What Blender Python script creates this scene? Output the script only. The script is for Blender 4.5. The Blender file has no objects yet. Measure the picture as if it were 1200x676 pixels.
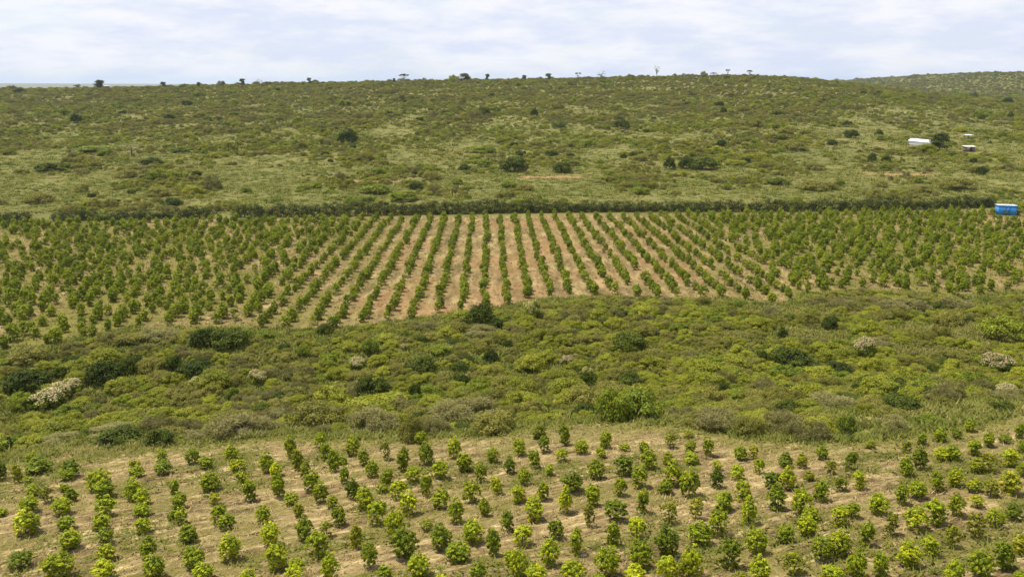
import bpy, math, random
import numpy as np
from mathutils import Vector, Matrix

# ------------------------------------------------------------------ scene, camera, sky, sun, exposure
sc = bpy.context.scene
COL = sc.collection
F_PX, PITCH, CZ = 1039.0, math.radians(12.9), 30.0      # focal length in photo pixels, downward tilt, camera height

cam_data = bpy.data.cameras.new('camera')
cam = bpy.data.objects.new('camera', cam_data)
COL.objects.link(cam)
cam.location = (0, 0, CZ)
cam.rotation_euler = (math.pi / 2 - PITCH, 0, 0)
cam_data.sensor_width = 36.0
cam_data.lens = F_PX / 1200 * 36.0
cam_data.clip_start = 0.5
cam_data.clip_end = 60000
sc.camera = cam

SUN_EL = math.radians(68)
SUN_DIR = Vector((-0.86, 0.30, 0)).normalized()          # horizontal direction towards the sun
world = bpy.data.worlds.new('World')
sc.world = world
world.use_nodes = True
wn, wl = world.node_tree.nodes, world.node_tree.links
wn.clear()
w_out = wn.new('ShaderNodeOutputWorld')
w_bg = wn.new('ShaderNodeBackground')
w_bg.inputs['Strength'].default_value = 0.1
w_sky = wn.new('ShaderNodeTexSky')
w_sky.sky_type = 'NISHITA'
w_sky.sun_disc = False
w_sky.sun_elevation = SUN_EL
w_sky.sun_rotation = math.atan2(SUN_DIR.x, SUN_DIR.y)
w_sky.air_density = 1.0
w_sky.dust_density = 0.2
w_sky.ozone_density = 2.0
w_tc = wn.new('ShaderNodeTexCoord')
w_map = wn.new('ShaderNodeMapping')
w_map.inputs['Scale'].default_value = (3.4, 3.4, 15.0)
w_map.inputs['Location'].default_value = (3.3, 1.7, 0.4)
w_n = wn.new('ShaderNodeTexNoise')
w_n.inputs['Scale'].default_value = 2.2
w_n.inputs['Detail'].default_value = 7
w_n.inputs['Roughness'].default_value = 0.62
w_n.inputs['Distortion'].default_value = 0.25
w_r = wn.new('ShaderNodeValToRGB')                       # cover: how much cloud veils the blue
w_r.color_ramp.elements[0].position = 0.38
w_r.color_ramp.elements[0].color = (0.80, 0.80, 0.80, 1)
w_r.color_ramp.elements[1].position = 0.52
w_r.color_ramp.elements[1].color = (1, 1, 1, 1)
w_n2 = wn.new('ShaderNodeTexNoise')
w_n2.inputs['Scale'].default_value = 3.1
w_n2.inputs['Detail'].default_value = 8
w_n2.inputs['Roughness'].default_value = 0.6
w_r2 = wn.new('ShaderNodeValToRGB')                      # cloud tone: lilac grey undersides to white
w_r2.color_ramp.elements[0].position = 0.40
w_r2.color_ramp.elements[0].color = (5.6, 5.95, 7.1, 1)
w_r2.color_ramp.elements[1].position = 0.60
w_r2.color_ramp.elements[1].color = (7.1, 7.1, 7.45, 1)
w_mix = wn.new('ShaderNodeMix')
w_mix.data_type = 'RGBA'
wl.new(w_tc.outputs['Generated'], w_map.inputs['Vector'])
wl.new(w_map.outputs['Vector'], w_n.inputs['Vector'])
wl.new(w_map.outputs['Vector'], w_n2.inputs['Vector'])
wl.new(w_n.outputs['Fac'], w_r.inputs['Fac'])
wl.new(w_n2.outputs['Fac'], w_r2.inputs['Fac'])
wl.new(w_r.outputs['Color'], w_mix.inputs['Factor'])
wl.new(w_sky.outputs['Color'], w_mix.inputs['A'])
wl.new(w_r2.outputs['Color'], w_mix.inputs['B'])
wl.new(w_mix.outputs['Result'], w_bg.inputs['Color'])
wl.new(w_bg.outputs['Background'], w_out.inputs['Surface'])

sun_data = bpy.data.lights.new('sun', 'SUN')
sun_data.energy = 5.0
sun_data.angle = math.radians(0.6)
sun_data.color = (1.0, 0.92, 0.76)
sun = bpy.data.objects.new('sun', sun_data)
COL.objects.link(sun)
sun.location = (-60, 40, 90)
sdir = Vector((SUN_DIR.x * math.cos(SUN_EL), SUN_DIR.y * math.cos(SUN_EL), math.sin(SUN_EL)))
sun.rotation_euler = (-sdir).to_track_quat('-Z', 'Y').to_euler()

sc.view_settings.view_transform = 'Standard'
sc.view_settings.look = 'None'
sc.view_settings.exposure = 0.45
sc.view_settings.gamma = 1.0
sc.view_settings.use_curve_mapping = False
sc.render.engine = 'CYCLES'
sc.cycles.use_denoising = True
sc.cycles.max_bounces = 6
sc.cycles.diffuse_bounces = 3
sc.cycles.transmission_bounces = 3
sc.cycles.volume_bounces = 0
sc.cycles.volume_step_rate = 4.0

RNG = np.random.default_rng(7)
random.seed(7)

# ------------------------------------------------------------------ small helpers
def smooth(a, b, v):
    t = np.clip((v - a) / (b - a), 0, 1)
    return t * t * (3 - 2 * t)

def _hash(ix, iy, seed):
    h = (ix.astype(np.int64) * 374761393 + iy.astype(np.int64) * 668265263 + seed * 1442695041) & 0xffffffff
    h = ((h ^ (h >> 13)) * 1274126177) & 0xffffffff
    return ((h ^ (h >> 16)) & 0xffff) / 65535.0

def vnoise(x, y, seed=0):
    x, y = np.asarray(x, float), np.asarray(y, float)
    ix, iy = np.floor(x), np.floor(y)
    fx, fy = x - ix, y - iy
    fx, fy = fx * fx * (3 - 2 * fx), fy * fy * (3 - 2 * fy)
    a, b = _hash(ix, iy, seed), _hash(ix + 1, iy, seed)
    c, d = _hash(ix, iy + 1, seed), _hash(ix + 1, iy + 1, seed)
    return (a * (1 - fx) + b * fx) * (1 - fy) + (c * (1 - fx) + d * fx) * fy

def fbm(x, y, seed=0, octaves=3):
    s, a, n = 0, 1.0, 0
    for i in range(octaves):
        s = s + a * vnoise(np.asarray(x) * 2 ** i, np.asarray(y) * 2 ** i, seed + 17 * i)
        n += a
        a *= 0.5
    return s / n

CP, SP = math.cos(PITCH), math.sin(PITCH)
def ray(px, py):
    """world direction through a photo pixel, used to survey the terrain"""
    dx, dy = (px - 600) / F_PX, (338 - py) / F_PX
    return np.array([dx, CP + SP * dy, -SP + CP * dy])

def at_depth(px, py, Y):
    d = ray(px, py)
    return d[0] * Y / d[1], CZ + d[2] * Y / d[1]

# ------------------------------------------------------------------ terrain heights
RIDGE = [(-900, 108), (-400, 106), (0, 105.5), (100, 104.5), (200, 102.5), (300, 99.5), (400, 97.5), (500, 95.5), (600, 94),
         (700, 92), (800, 90.5), (880, 89), (920, 90.5), (960, 94.5), (1000, 99), (1030, 103), (1070, 109),
         (1120, 115), (1200, 119), (1400, 124), (1900, 128)]
_r = [at_depth(px, py, 750.0) for px, py in RIDGE]
RX, RZ = np.array([a for a, b in _r]), np.array([b for a, b in _r])
FAR = [(-900, 0), (0, 0), (700, 8), (950, None, 106), (1010, None, 105), (1040, None, 103), (1100, None, 97.5), (1150, None, 91.5), (1200, None, 85),
       (1300, None, 84), (1600, None, 90), (2200, None, 96)]
FX, FZ = [], []
for e in FAR:
    if len(e) == 2:
        FX.append((e[0] - 600) / F_PX * 1500); FZ.append(e[1])
    else:
        a, b = at_depth(e[0], e[2], 1500.0)
        FX.append(a); FZ.append(b)
FX, FZ = np.array(FX), np.array(FZ)

def hedge_y(x):
    return 188.0 + 0.085 * np.clip(x, -140, 140)

def terrain(x, y):
    x, y = np.asarray(x, float), np.asarray(y, float)
    dot = np.clip((x + 18) * -0.422 + (y - 47.5) * 0.907, -110, 40)
    fore = 5 - 0.135 * dot
    up = 3.0 + 0 * x
    w = smooth(64, 94, y)
    z = fore * (1 - w) + up * w - 0.7 * np.exp(-((y - 80) / 10.0) ** 2)
    H = np.interp(x, RX, RZ)
    y0 = hedge_y(x) + 9
    t = np.clip((y - y0) / (750 - y0), 0, 1)
    prof = 0.80 * t ** 1.18 + 0.20 * smooth(0, 1, t)
    bump = (fbm(x / 95.0, y / 120.0, 5) - 0.5) * 5.5 * np.clip(t * 4, 0, 1) * np.clip((1 - t) * 2.2, 0, 1)
    hill = 3 + (H - 3) * prof + bump
    z = np.where(y > y0, hill, z)
    Z2 = np.interp(x, FX, FZ)
    s = smooth(750, 1500, y)
    z = np.where(y > 750, H * (1 - s) + Z2 * s + (fbm(x / 160., y / 160., 9) - 0.5) * 7 * s, z)
    s3 = smooth(1500, 4500, y)
    far_hill = 46 * np.exp(-((x + 5300) / 1500) ** 2) + 30 * np.exp(-((x + 2900) / 700) ** 2)
    plain = far_hill * smooth(6500, 9000, y) + 2.0
    z = np.where(y > 1500, z * (1 - s3) + plain * s3, z)
    return z

def grow(start, stop, step, ratio):
    out, v = [], start
    while v < stop:
        step *= ratio
        v += step
        out.append(v)
    return out

xs_pos = list(np.arange(0.3, 72, 0.6)) + grow(72, 15500, 0.6, 1.055)
GX = np.array([-v for v in xs_pos[::-1]] + xs_pos)
GY = np.array(list(np.linspace(-150, 36, 40)) + list(np.arange(36.45, 80, 0.45)) + list(np.arange(80, 112, .8)) + grow(112, 16000, 0.8, 1.036))
MX, MY = np.meshgrid(GX, GY)
MZ = terrain(MX, MY)
MZ += (fbm(MX / 1.7, MY / 1.7, 31) - 0.5) * 0.16 * (MY < 200) * (MY > 30)
_cu, _cv = MX * .907 + MY * .422, -MX * .422 + MY * .907
MZ += (fbm(_cu / 5.0, _cv / 1.15, 33) - 0.5) * 0.34 * (1 - smooth(60, 72, MY)) * (MY > 20)     # low mulch banks along the contour

def gz(x, y):
    """height of the built ground sheet"""
    x, y = np.atleast_1d(np.asarray(x, float)), np.atleast_1d(np.asarray(y, float))
    i = np.clip(np.searchsorted(GX, x) - 1, 0, len(GX) - 2)
    j = np.clip(np.searchsorted(GY, y) - 1, 0, len(GY) - 2)
    u = (x - GX[i]) / (GX[i + 1] - GX[i])
    v = (y - GY[j]) / (GY[j + 1] - GY[j])
    return (MZ[j, i] * (1 - u) + MZ[j, i + 1] * u) * (1 - v) + (MZ[j + 1, i] * (1 - u) + MZ[j + 1, i + 1] * u) * v

_T = np.concatenate([np.arange(36, 130, 0.12), np.arange(130, 330, 0.4), np.arange(330, 3000, 1.5)])
def ground_at(px, py):
    """surveyed ground point that the photo shows at a pixel"""
    d = ray(px, py)
    d = d / math.hypot(d[0], d[1])
    X, Y, Z = d[0] * _T, d[1] * _T, CZ + d[2] * _T
    below = Z < gz(X, Y)
    k = int(np.argmax(below)) if below.any() else len(_T) - 1
    return X[k], Y[k], float(gz(X[k], Y[k])[0])

def px_per_m(p):
    """photo pixels per metre at a world point"""
    depth = p[1] * CP + (CZ - p[2]) * SP
    return F_PX / depth

def to_px(x, y, z):
    x, y, z = np.asarray(x, float), np.asarray(y, float), np.asarray(z, float)
    depth = y * CP - (z - CZ) * SP
    up = y * SP + (z - CZ) * CP
    return 600 + F_PX * x / depth, 338 - F_PX * up / depth

# ------------------------------------------------------------------ materials
def new_mat(name):
    m = bpy.data.materials.new(name)
    m.use_nodes = True
    m.node_tree.nodes.clear()
    return m, m.node_tree.nodes, m.node_tree.links

def ramp(nodes, stops):
    r = nodes.new('ShaderNodeValToRGB')
    while len(r.color_ramp.elements) < len(stops):
        r.color_ramp.elements.new(0.5)
    for e, (p, c) in zip(r.color_ramp.elements, stops):
        e.position = p
        e.color = (*c, 1)
    return r

def leaf_material(name, stops, trans=0.28, rough=0.5, spread=0.55):
    """colour from a per-leaf tone, shifted per plant by the object's random number"""
    m, n, l = new_mat(name)
    out = n.new('ShaderNodeOutputMaterial')
    a = n.new('ShaderNodeAttribute'); a.attribute_name = 'tone'
    o = n.new('ShaderNodeObjectInfo')
    ma = n.new('ShaderNodeMath'); ma.operation = 'MULTIPLY_ADD'
    ma.inputs[1].default_value = spread
    ma.inputs[2].default_value = -spread / 2
    l.new(o.outputs['Random'], ma.inputs[0])
    ad = n.new('ShaderNodeMath'); ad.operation = 'ADD'; ad.use_clamp = True
    l.new(a.outputs['Fac'], ad.inputs[0]); l.new(ma.outputs[0], ad.inputs[1])
    r = ramp(n, stops)
    l.new(ad.outputs[0], r.inputs['Fac'])
    tint = n.new('ShaderNodeMix'); tint.data_type = 'RGBA'; tint.blend_type = 'MULTIPLY'
    tint.inputs['Factor'].default_value = 1
    l.new(r.outputs['Color'], tint.inputs['A']); l.new(o.outputs['Color'], tint.inputs['B'])
    b = n.new('ShaderNodeBsdfPrincipled')
    b.inputs['Roughness'].default_value = rough
    b.inputs['Specular IOR Level'].default_value = 0.14
    l.new(tint.outputs['Result'], b.inputs['Base Color'])
    t = n.new('ShaderNodeBsdfTranslucent')
    l.new(tint.outputs['Result'], t.inputs['Color'])
    mx = n.new('ShaderNodeMixShader'); mx.inputs[0].default_value = trans
    l.new(b.outputs[0], mx.inputs[1]); l.new(t.outputs[0], mx.inputs[2])
    l.new(mx.outputs[0], out.inputs['Surface'])
    return m

def plain_material(name, c1, c2, scale=3.0, rough=0.8, stretch=(1, 1, 1), metallic=0.0):
    m, n, l = new_mat(name)
    out = n.new('ShaderNodeOutputMaterial')
    tc = n.new('ShaderNodeTexCoord'); mp = n.new('ShaderNodeMapping')
    mp.inputs['Scale'].default_value = stretch
    ns = n.new('ShaderNodeTexNoise'); ns.inputs['Scale'].default_value = scale; ns.inputs['Detail'].default_value = 6
    r = ramp(n, [(0.3, c1), (0.7, c2)])
    b = n.new('ShaderNodeBsdfPrincipled'); b.inputs['Roughness'].default_value = rough
    b.inputs['Metallic'].default_value = metallic
    l.new(tc.outputs['Object'], mp.inputs['Vector']); l.new(mp.outputs[0], ns.inputs['Vector'])
    l.new(ns.outputs['Fac'], r.inputs['Fac']); l.new(r.outputs['Color'], b.inputs['Base Color'])
    l.new(b.outputs[0], out.inputs['Surface'])
    return m

M_SAP = leaf_material('sapling_leaf', [(0.0, (0.085, 0.130, 0.008)), (0.40, (0.185, 0.240, 0.011)), (0.72, (0.33, 0.37, 0.016)), (1.0, (0.50, 0.51, 0.032))], 0.30, 0.5, 0.30)
M_Y = leaf_material('scrub_yellow_green', [(0.0, (0.138, 0.158, 0.012)), (0.5, (0.230, 0.248, 0.018)), (1.0, (0.335, 0.338, 0.032))], .27)
M_O = leaf_material('scrub_olive', [(0.0, (0.120, 0.122, 0.018)), (0.5, (0.190, 0.184, 0.031)), (1.0, (0.270, 0.250, 0.048))], .26)
M_G = leaf_material('scrub_bright_green', [(0.0, (0.090, 0.130, 0.010)), (0.5, (0.165, 0.208, 0.014)), (1.0, (0.26, 0.30, 0.024))], .28)
M_D = leaf_material('scrub_dark_green', [(0.0, (0.030, 0.046, 0.007)), (0.5, (0.060, 0.084, 0.009)), (1.0, (0.12, 0.144, 0.015))], 0.22, .7)
M_B = leaf_material('scrub_grey_brown', [(0.0, (0.130, 0.124, 0.032)), (0.5, (0.195, 0.182, 0.060)), (1.0, (0.27, 0.245, 0.095))], 0.15, 0.8)
M_W = leaf_material('cream_blossom', [(0.0, (0.36, 0.27, 0.12)), (0.5, (0.52, 0.42, 0.23)), (1.0, (0.66, 0.57, 0.36))], 0.25, 0.7, 0.2)
M_P = leaf_material('dry_pink_blossom', [(0.0, (0.27, 0.19, 0.11)), (0.5, (0.40, 0.30, 0.17)), (1.0, (0.52, 0.42, 0.27))], 0.2, 0.7, 0.2)
M_YW = leaf_material('pale_yellow_blossom', [(0.0, (0.26, 0.25, 0.07)), (0.5, (0.42, 0.38, 0.13)), (1.0, (0.62, 0.54, 0.26))], 0.2, 0.7, 0.2)
M_GRASS = leaf_material('field_grass', [(0.0, (0.110, 0.130, 0.017)), (0.4, (0.19, 0.175, 0.038)), (0.7, (0.29, 0.225, 0.090)), (1.0, (0.46, 0.36, 0.17))], 0.2, 0.8, 0.0)
M_BARK = plain_material('bark', (0.075, 0.055, 0.038), (0.16, 0.125, 0.09), 6, 0.9, (1, 1, .3))
M_WHITE = plain_material('white_sheet_metal', (0.74, 0.74, 0.75), (0.82, 0.82, 0.82), 2.0, 0.5)
M_BLUE = plain_material('blue_paint', (0.020, 0.20, 0.54), (0.035, 0.27, 0.66), 2.0, 0.45)
M_BLUEROOF = plain_material('pale_blue_roof_metal', (0.42, 0.60, 0.80), (0.62, 0.74, 0.86), 2.0, 0.4)
M_WOOD = plain_material('brown_boards', (0.10, 0.075, 0.055), (0.20, 0.15, 0.11), 4.0, 0.85, (1, 1, .2))
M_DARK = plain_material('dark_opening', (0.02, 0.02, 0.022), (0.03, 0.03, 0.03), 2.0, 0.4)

# ------------------------------------------------------------------ mesh builders
def mesh_arrays(name, verts, faces, mat, tone=None):
    """verts (n,3), faces (m,3 or 4) with one vertex count per face"""
    verts = np.asarray(verts, np.float32); faces = np.asarray(faces, np.int32)
    me = bpy.data.meshes.new(name)
    k = faces.shape[1]
    me.vertices.add(len(verts)); me.vertices.foreach_set('co', verts.ravel())
    me.loops.add(faces.size); me.loops.foreach_set('vertex_index', faces.ravel())
    me.polygons.add(len(faces))
    me.polygons.foreach_set('loop_start', np.arange(0, faces.size, k, dtype=np.int32))
    me.polygons.foreach_set('loop_total', np.full(len(faces), k, np.int32))
    if tone is not None:
        at = me.attributes.new('tone', 'FLOAT', 'POINT')
        at.data.foreach_set('value', np.asarray(tone, np.float32))
    me.materials.append(mat)
    me.update(calc_edges=True)
    me.validate()
    return me

def unit(v):
    return v / np.maximum(np.linalg.norm(v, axis=1, keepdims=True), 1e-6)

def leaf_cards(pos, out, L, W, rng, spread=0.8, twig=False):
    """kite-shaped leaves with a fold, spread over the crown's surface (or twigs pointing out of it); verts, quads"""
    n = len(pos)
    L = np.broadcast_to(L, n)[:, None] * rng.uniform(0.7, 1.3, (n, 1))
    W = np.broadcast_to(W, n)[:, None] * rng.uniform(0.7, 1.3, (n, 1))
    if twig:
        d = unit(out + rng.normal(0, spread, (n, 3)) + np.array([0, 0, 0.25]))
        s = unit(np.cross(d, rng.normal(0, 1, (n, 3)) + np.array([0, 0, 0.9])))
        nn = np.cross(s, d)
    else:
        nn = unit(out + rng.normal(0, spread * .62, (n, 3)) + np.array([0, 0, 0.35]))
        d = unit(np.cross(nn, rng.normal(0, 1, (n, 3))))
        s = np.cross(nn, d)
    p0 = pos - d * L * 0.5
    p2 = pos + d * L * 0.5 - np.array([0, 0, 1]) * L * 0.08
    pm = pos + nn * L * 0.06
    v = np.stack([p0, pm + s * W * 0.5, p2, pm - s * W * 0.5], 1).reshape(-1, 3)
    f = np.arange(4 * n).reshape(-1, 4)
    return v, f

def blob_points(blobs, n, rng, lo=0.62, fuzz=.42):
    """points on the shells of ellipsoid clumps: positions, outward directions, clump index"""
    b = np.array(blobs)
    area = b[:, 3] * b[:, 4] + b[:, 5] * (b[:, 3] + b[:, 4]) / 2
    idx = rng.choice(len(b), n, p=area / area.sum())
    u = unit(rng.normal(0, 1, (n, 3)))
    u[:, 2] = np.where(u[:, 2] < -0.35, -u[:, 2], u[:, 2])
    r = rng.uniform(lo, 1.04, (n, 1)) + (rng.random((n, 1)) < .16) * rng.uniform(0, fuzz, (n, 1))
    pos = b[idx, :3] + u * r * b[idx, 3:6]
    return pos, u, idx

def tube(path, radii, sides=6):
    """tapered tube along a polyline; verts, quads"""
    path = np.asarray(path, float)
    V, Fq = [], []
    for i, p in enumerate(path):
        d = path[min(i + 1, len(path) - 1)] - path[max(i - 1, 0)]
        d = d / np.linalg.norm(d)
        a = np.cross(d, [0.3, 0.9, 0.2]); a /= np.linalg.norm(a)
        c = np.cross(d, a)
        for k in range(sides):
            t = 2 * math.pi * k / sides
            V.append(p + radii[i] * (math.cos(t) * a + math.sin(t) * c))
    for i in range(len(path) - 1):
        for k in range(sides):
            k2 = (k + 1) % sides
            Fq.append((i * sides + k, i * sides + k2, (i + 1) * sides + k2, (i + 1) * sides + k))
    return np.array(V), np.array(Fq)

def join(parts):
    V, Fq, o = [], [], 0
    for v, f in parts:
        V.append(v); Fq.append(f + o); o += len(v)
    return np.concatenate(V), np.concatenate(Fq)

def limb_mesh(name, tips, base_r, rng, stem_top=None, mat=None):
    """a stem from the ground and one tapering limb to each clump"""
    parts = []
    top = np.array(stem_top if stem_top is not None else [0, 0, 0.3])
    mid = top * 0.5 + np.array([rng.normal(0, .03), rng.normal(0, .03), 0]) * top[2]
    parts.append(tube([[0, 0, -0.12], mid, top], [base_r * 1.15, base_r * 0.9, base_r * 0.7]))
    for t in tips:
        t = np.array(t)
        s = top * rng.uniform(0.55, 1.0)
        m = (s + t) / 2 + rng.normal(0, 0.05, 3) * np.linalg.norm(t - s)
        parts.append(tube([s, m, t], [base_r * 0.55, base_r * 0.38, base_r * 0.12], 5))
    v, f = join(parts)
    return mesh_arrays(name, v, f, mat or M_BARK)

# --- orchard saplings: upright oval crowns of leaf whorls, 1 m nominal width, 1.3 m nominal height
def sapling_variant(k):
    rng = np.random.default_rng(100 + k)
    blobs = []
    style = k % 12
    slim = [1, .86, 1.12, .95, .8, 1.05, 1, .9, 1.15, .92, 1.0, .85][style]
    # a few main lobes so the outline is uneven
    nl = rng.integers(4, 7)
    lobes = [(0, 0, rng.uniform(.80, .94), .29 * slim, .29 * slim, .33)]
    for i in range(nl):
        a = rng.uniform(0, 6.28)
        rr = rng.uniform(.12, .26) * slim
        lobes.append((rr * math.cos(a), rr * math.sin(a), rng.uniform(.26, .84), rng.uniform(.20, .31) * slim, rng.uniform(.20, .31) * slim, rng.uniform(.20, .30)))
    lobes.append((rng.normal(0, .05), rng.normal(0, .05), .27, .38 * slim, .38 * slim, .27))
    for i in range(2):
        lobes.append((rng.normal(0, .06), rng.normal(0, .06), .12, .33 * slim, .33 * slim, .16))
    lobes.append((rng.normal(0, .05), rng.normal(0, .05), .60, .39 * slim, .39 * slim, .34))
    nw = 215 if style not in (3, 9) else 110                 # whorls of leaves at the shoot tips
    for c in range(nw):
        lb = lobes[rng.integers(len(lobes))] if rng.random() < .62 else (0, 0, .56, .43 * slim, .43 * slim, .58)
        u = rng.normal(0, 1, 3); u /= np.linalg.norm(u)
        if u[2] < -.3: u[2] *= -1
        q = rng.uniform(.70, 1.02)
        if lb[5] > .5: q *= 1 - .30 * max(0, u[2])
        blobs.append((lb[0] + u[0] * q * lb[3], lb[1] + u[1] * q * lb[4], max(.05, lb[2] + u[2] * q * lb[5]),
                      rng.uniform(.055, .09), rng.uniform(.055, .09), rng.uniform(.045, .08)))
    n = nw * 25
    pos, u, idx = blob_points(blobs, n, rng, 0.3)
    ctr = np.array([0, 0, .62])
    outw = unit(pos - ctr)
    v, f = leaf_cards(pos, outw * 0.6 + u * 0.7, 0.072, 0.042, rng, 0.75)
    flush = rng.random(nw)                                  # young shoots are yellower than old ones
    tone = np.clip(0.22 + 0.52 * flush[idx] ** 1.3 + rng.normal(0, 0.10, n), 0, 1)
    crown = mesh_arrays('sapling_crown_%d' % k, v, f, M_SAP, np.repeat(tone, 4))
    tips = [b[:3] for b in blobs[::9]]
    trunk = limb_mesh('sapling_trunk_%d' % k, tips, 0.022, rng, (0, 0, .75))
    return trunk, crown

SAP = [sapling_variant(k) for k in range(12)]

# --- scrub bushes, nominal 3 m wide, 1.7 m high
def bush_blobs(rng, nb, w=1.5, h=1.6, flat=1.0):
    blobs = []
    for i in range(nb):
        a = rng.uniform(0, 6.28); r = w * math.sqrt(rng.random()) * 0.72
        s = rng.uniform(.38, .68)
        top = h * flat * (1 - 0.45 * (r / w) ** 2) * rng.uniform(.72, 1.05)
        blobs.append((r * math.cos(a), r * math.sin(a), max(.25, top - s * .75), s, s, s * rng.uniform(.65, .95)))
    for i in range(nb):                                     # foliage reaches down to the ground all round
        a = 6.28 * (i + rng.random()) / nb; r = w * rng.uniform(.62, .92)
        s = rng.uniform(.30, .52)
        blobs.append((r * math.cos(a), r * math.sin(a), rng.uniform(.18, .62) * h * .7, s, s, s * rng.uniform(.7, 1.0)))
    return blobs

def bush_variant(kind, k):
    rng = np.random.default_rng(500 + 37 * k + ord(kind))
    mat = {'Y': M_Y, 'O': M_O, 'G': M_G, 'D': M_D, 'B': M_B}[kind]
    nb = {'Y': 11, 'O': 10, 'G': 12, 'D': 13, 'B': 10}[kind]
    blobs = bush_blobs(rng, nb)
    n = {'Y': 4200, 'O': 4000, 'G': 3000, 'D': 3000, 'B': 4200}[kind]
    L, W = {'Y': (.16, .075), 'O': (.16, .065), 'G': (.19, .10), 'D': (.20, .105), 'B': (.32, .028)}[kind]
    pos, u, idx = blob_points(blobs, n, rng, 0.5)
    pos[:, 2] = np.maximum(pos[:, 2], 0.04)
    v, f = leaf_cards(pos, u, L, W, rng, 0.75, kind == 'B')
    bt = rng.uniform(-.18, .18, len(blobs))
    tone = np.clip(0.5 + bt[idx] + rng.normal(0, 0.16, n), 0, 1)
    tone = np.repeat(tone, 4)
    if kind == 'B':                                         # leafless twigs with some olive leaf among them
        pass
    crown = mesh_arrays('bush_crown_%s%d' % (kind, k), v, f, mat, tone)
    stems = limb_mesh('bush_stems_%s%d' % (kind, k), [b[:3] for b in blobs[:nb]], 0.05, rng, (0, 0, .28))
    tops = [b for b in blobs if b[2] + b[5] > 0.85]
    return stems, crown, blobs, tops

BUSH = {k: [bush_variant(k, i) for i in range(4)] for k in 'YOGDB'}

def blossom_mesh(kind, var, mat, name):
    stems, crown, blobs, tops = BUSH['G'][var]
    rng = np.random.default_rng(900 + var + ord(kind))
    n = 1500
    pos, u, idx = blob_points(tops if tops else blobs, n * 3, rng, 0.92, .1)
    keep = (u[:, 2] > 0.3) & (rng.random(len(u)) < .25 + .75 * (vnoise(pos[:, 0] * 2.2, pos[:, 1] * 2.2, 5) > .42))
    pos, u = pos[keep][:n], u[keep][:n]
    pos = pos + u * 0.06
    pos += 0.0
    v, f = leaf_cards(pos, u, .12, .10, rng, 0.8)
    tone = np.clip(rng.normal(.55, .2, len(pos)), 0, 1)
    return mesh_arrays(name, v, f, mat, np.repeat(tone, 4))

BLOSSOM = {'F': [blossom_mesh('F', i, M_W, 'blossom_cream_%d' % i) for i in range(4)],
           'P': [blossom_mesh('P', i, M_P, 'blossom_pink_%d' % i) for i in range(4)],
           'W': [blossom_mesh('W', i, M_YW, 'blossom_yellow_%d' % i) for i in range(4)]}

# --- trees (ridge and hillside), nominal height 6 m
def tree_variant(kind, k):
    rng = np.random.default_rng(1300 + 11 * k + ord(kind))
    blobs = []
    if kind == 'U':                                         # umbrella crown on a bare stem
        for i in range(12):
            a = rng.uniform(0, 6.28); r = 3.0 * math.sqrt(rng.random())
            blobs.append((r * math.cos(a), r * math.sin(a), 5.0 - .06 * r * r + rng.normal(0, .2), rng.uniform(.7, 1.1), rng.uniform(.7, 1.1), rng.uniform(.4, .6)))
        top = (0.2, 0, 2.9); n = 1500
    elif kind == 'R':                                       # round crown reaching low
        for i in range(22):
            a = rng.uniform(0, 6.28); r = 2.0 * math.sqrt(rng.random())
            z = rng.uniform(.9, 4.9)
            r *= math.sqrt(max(.15, 1 - ((z - 2.7) / 2.9) ** 2))
            blobs.append((r * math.cos(a), r * math.sin(a), z, rng.uniform(.8, 1.25), rng.uniform(.8, 1.25), rng.uniform(.6, .95)))
        top = (0, 0, 2.4); n = 3200
    elif kind == 'N':                                       # nearly bare
        for i in range(11):
            a = rng.uniform(0, 6.28); r = 2.2 * math.sqrt(rng.random())
            blobs.append((r * math.cos(a), r * math.sin(a), rng.uniform(2.6, 5.8), rng.uniform(.4, .7), rng.uniform(.4, .7), rng.uniform(.3, .5)))
        top = (0.1, 0.1, 2.6); n = 420
    pos, u, idx = blob_points(blobs, n, rng, .5)
    v, f = leaf_cards(pos, u, .38, .20 if kind != 'N' else .09, rng, .8)
    tone = np.clip(rng.normal(.5, .2, n), 0, 1)
    crown = mesh_arrays('tree_crown_%s%d' % (kind, k), v, f, M_B if kind == 'N' else M_D, np.repeat(tone, 4))
    trunk = limb_mesh('tree_trunk_%s%d' % (kind, k), [b[:3] for b in blobs], .16, rng, top)
    return trunk, crown

TREE = {k: [tree_variant(k, i) for i in range(2)] for k in 'URN'}

# ------------------------------------------------------------------ object helpers
def empty(name, loc, rz=0.0, scale=(1, 1, 1)):
    o = bpy.data.objects.new(name, None)
    o.empty_display_size = 0.2
    COL.objects.link(o)
    o.location = loc
    o.rotation_euler = (0, 0, rz)
    o.scale = scale
    return o

def part(name, me, parent, color=None):
    o = bpy.data.objects.new(name, me)
    COL.objects.link(o)
    o.parent = parent
    if color:
        o.color = color
    return o

def tag(o, label, cat, group=None, kind=None):
    if label: o['label'] = label
    if cat: o['category'] = cat
    if group: o['group'] = group
    if kind: o['kind'] = kind
    return o

ORD = ['', 'first', 'second', 'third', 'fourth', 'fifth', 'sixth', 'seventh', 'eighth', 'ninth', 'tenth', 'eleventh', 'twelfth', 'thirteenth',
       'fourteenth', 'fifteenth', 'sixteenth', 'seventeenth', 'eighteenth', 'nineteenth']
def ordinal(n):
    if n < 20: return ORD[n]
    tens = {2: 'twent', 3: 'thirt', 4: 'fort', 5: 'fift'}[n // 10]
    return tens + 'ieth' if n % 10 == 0 else tens + 'y-' + ORD[n % 10]

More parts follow.
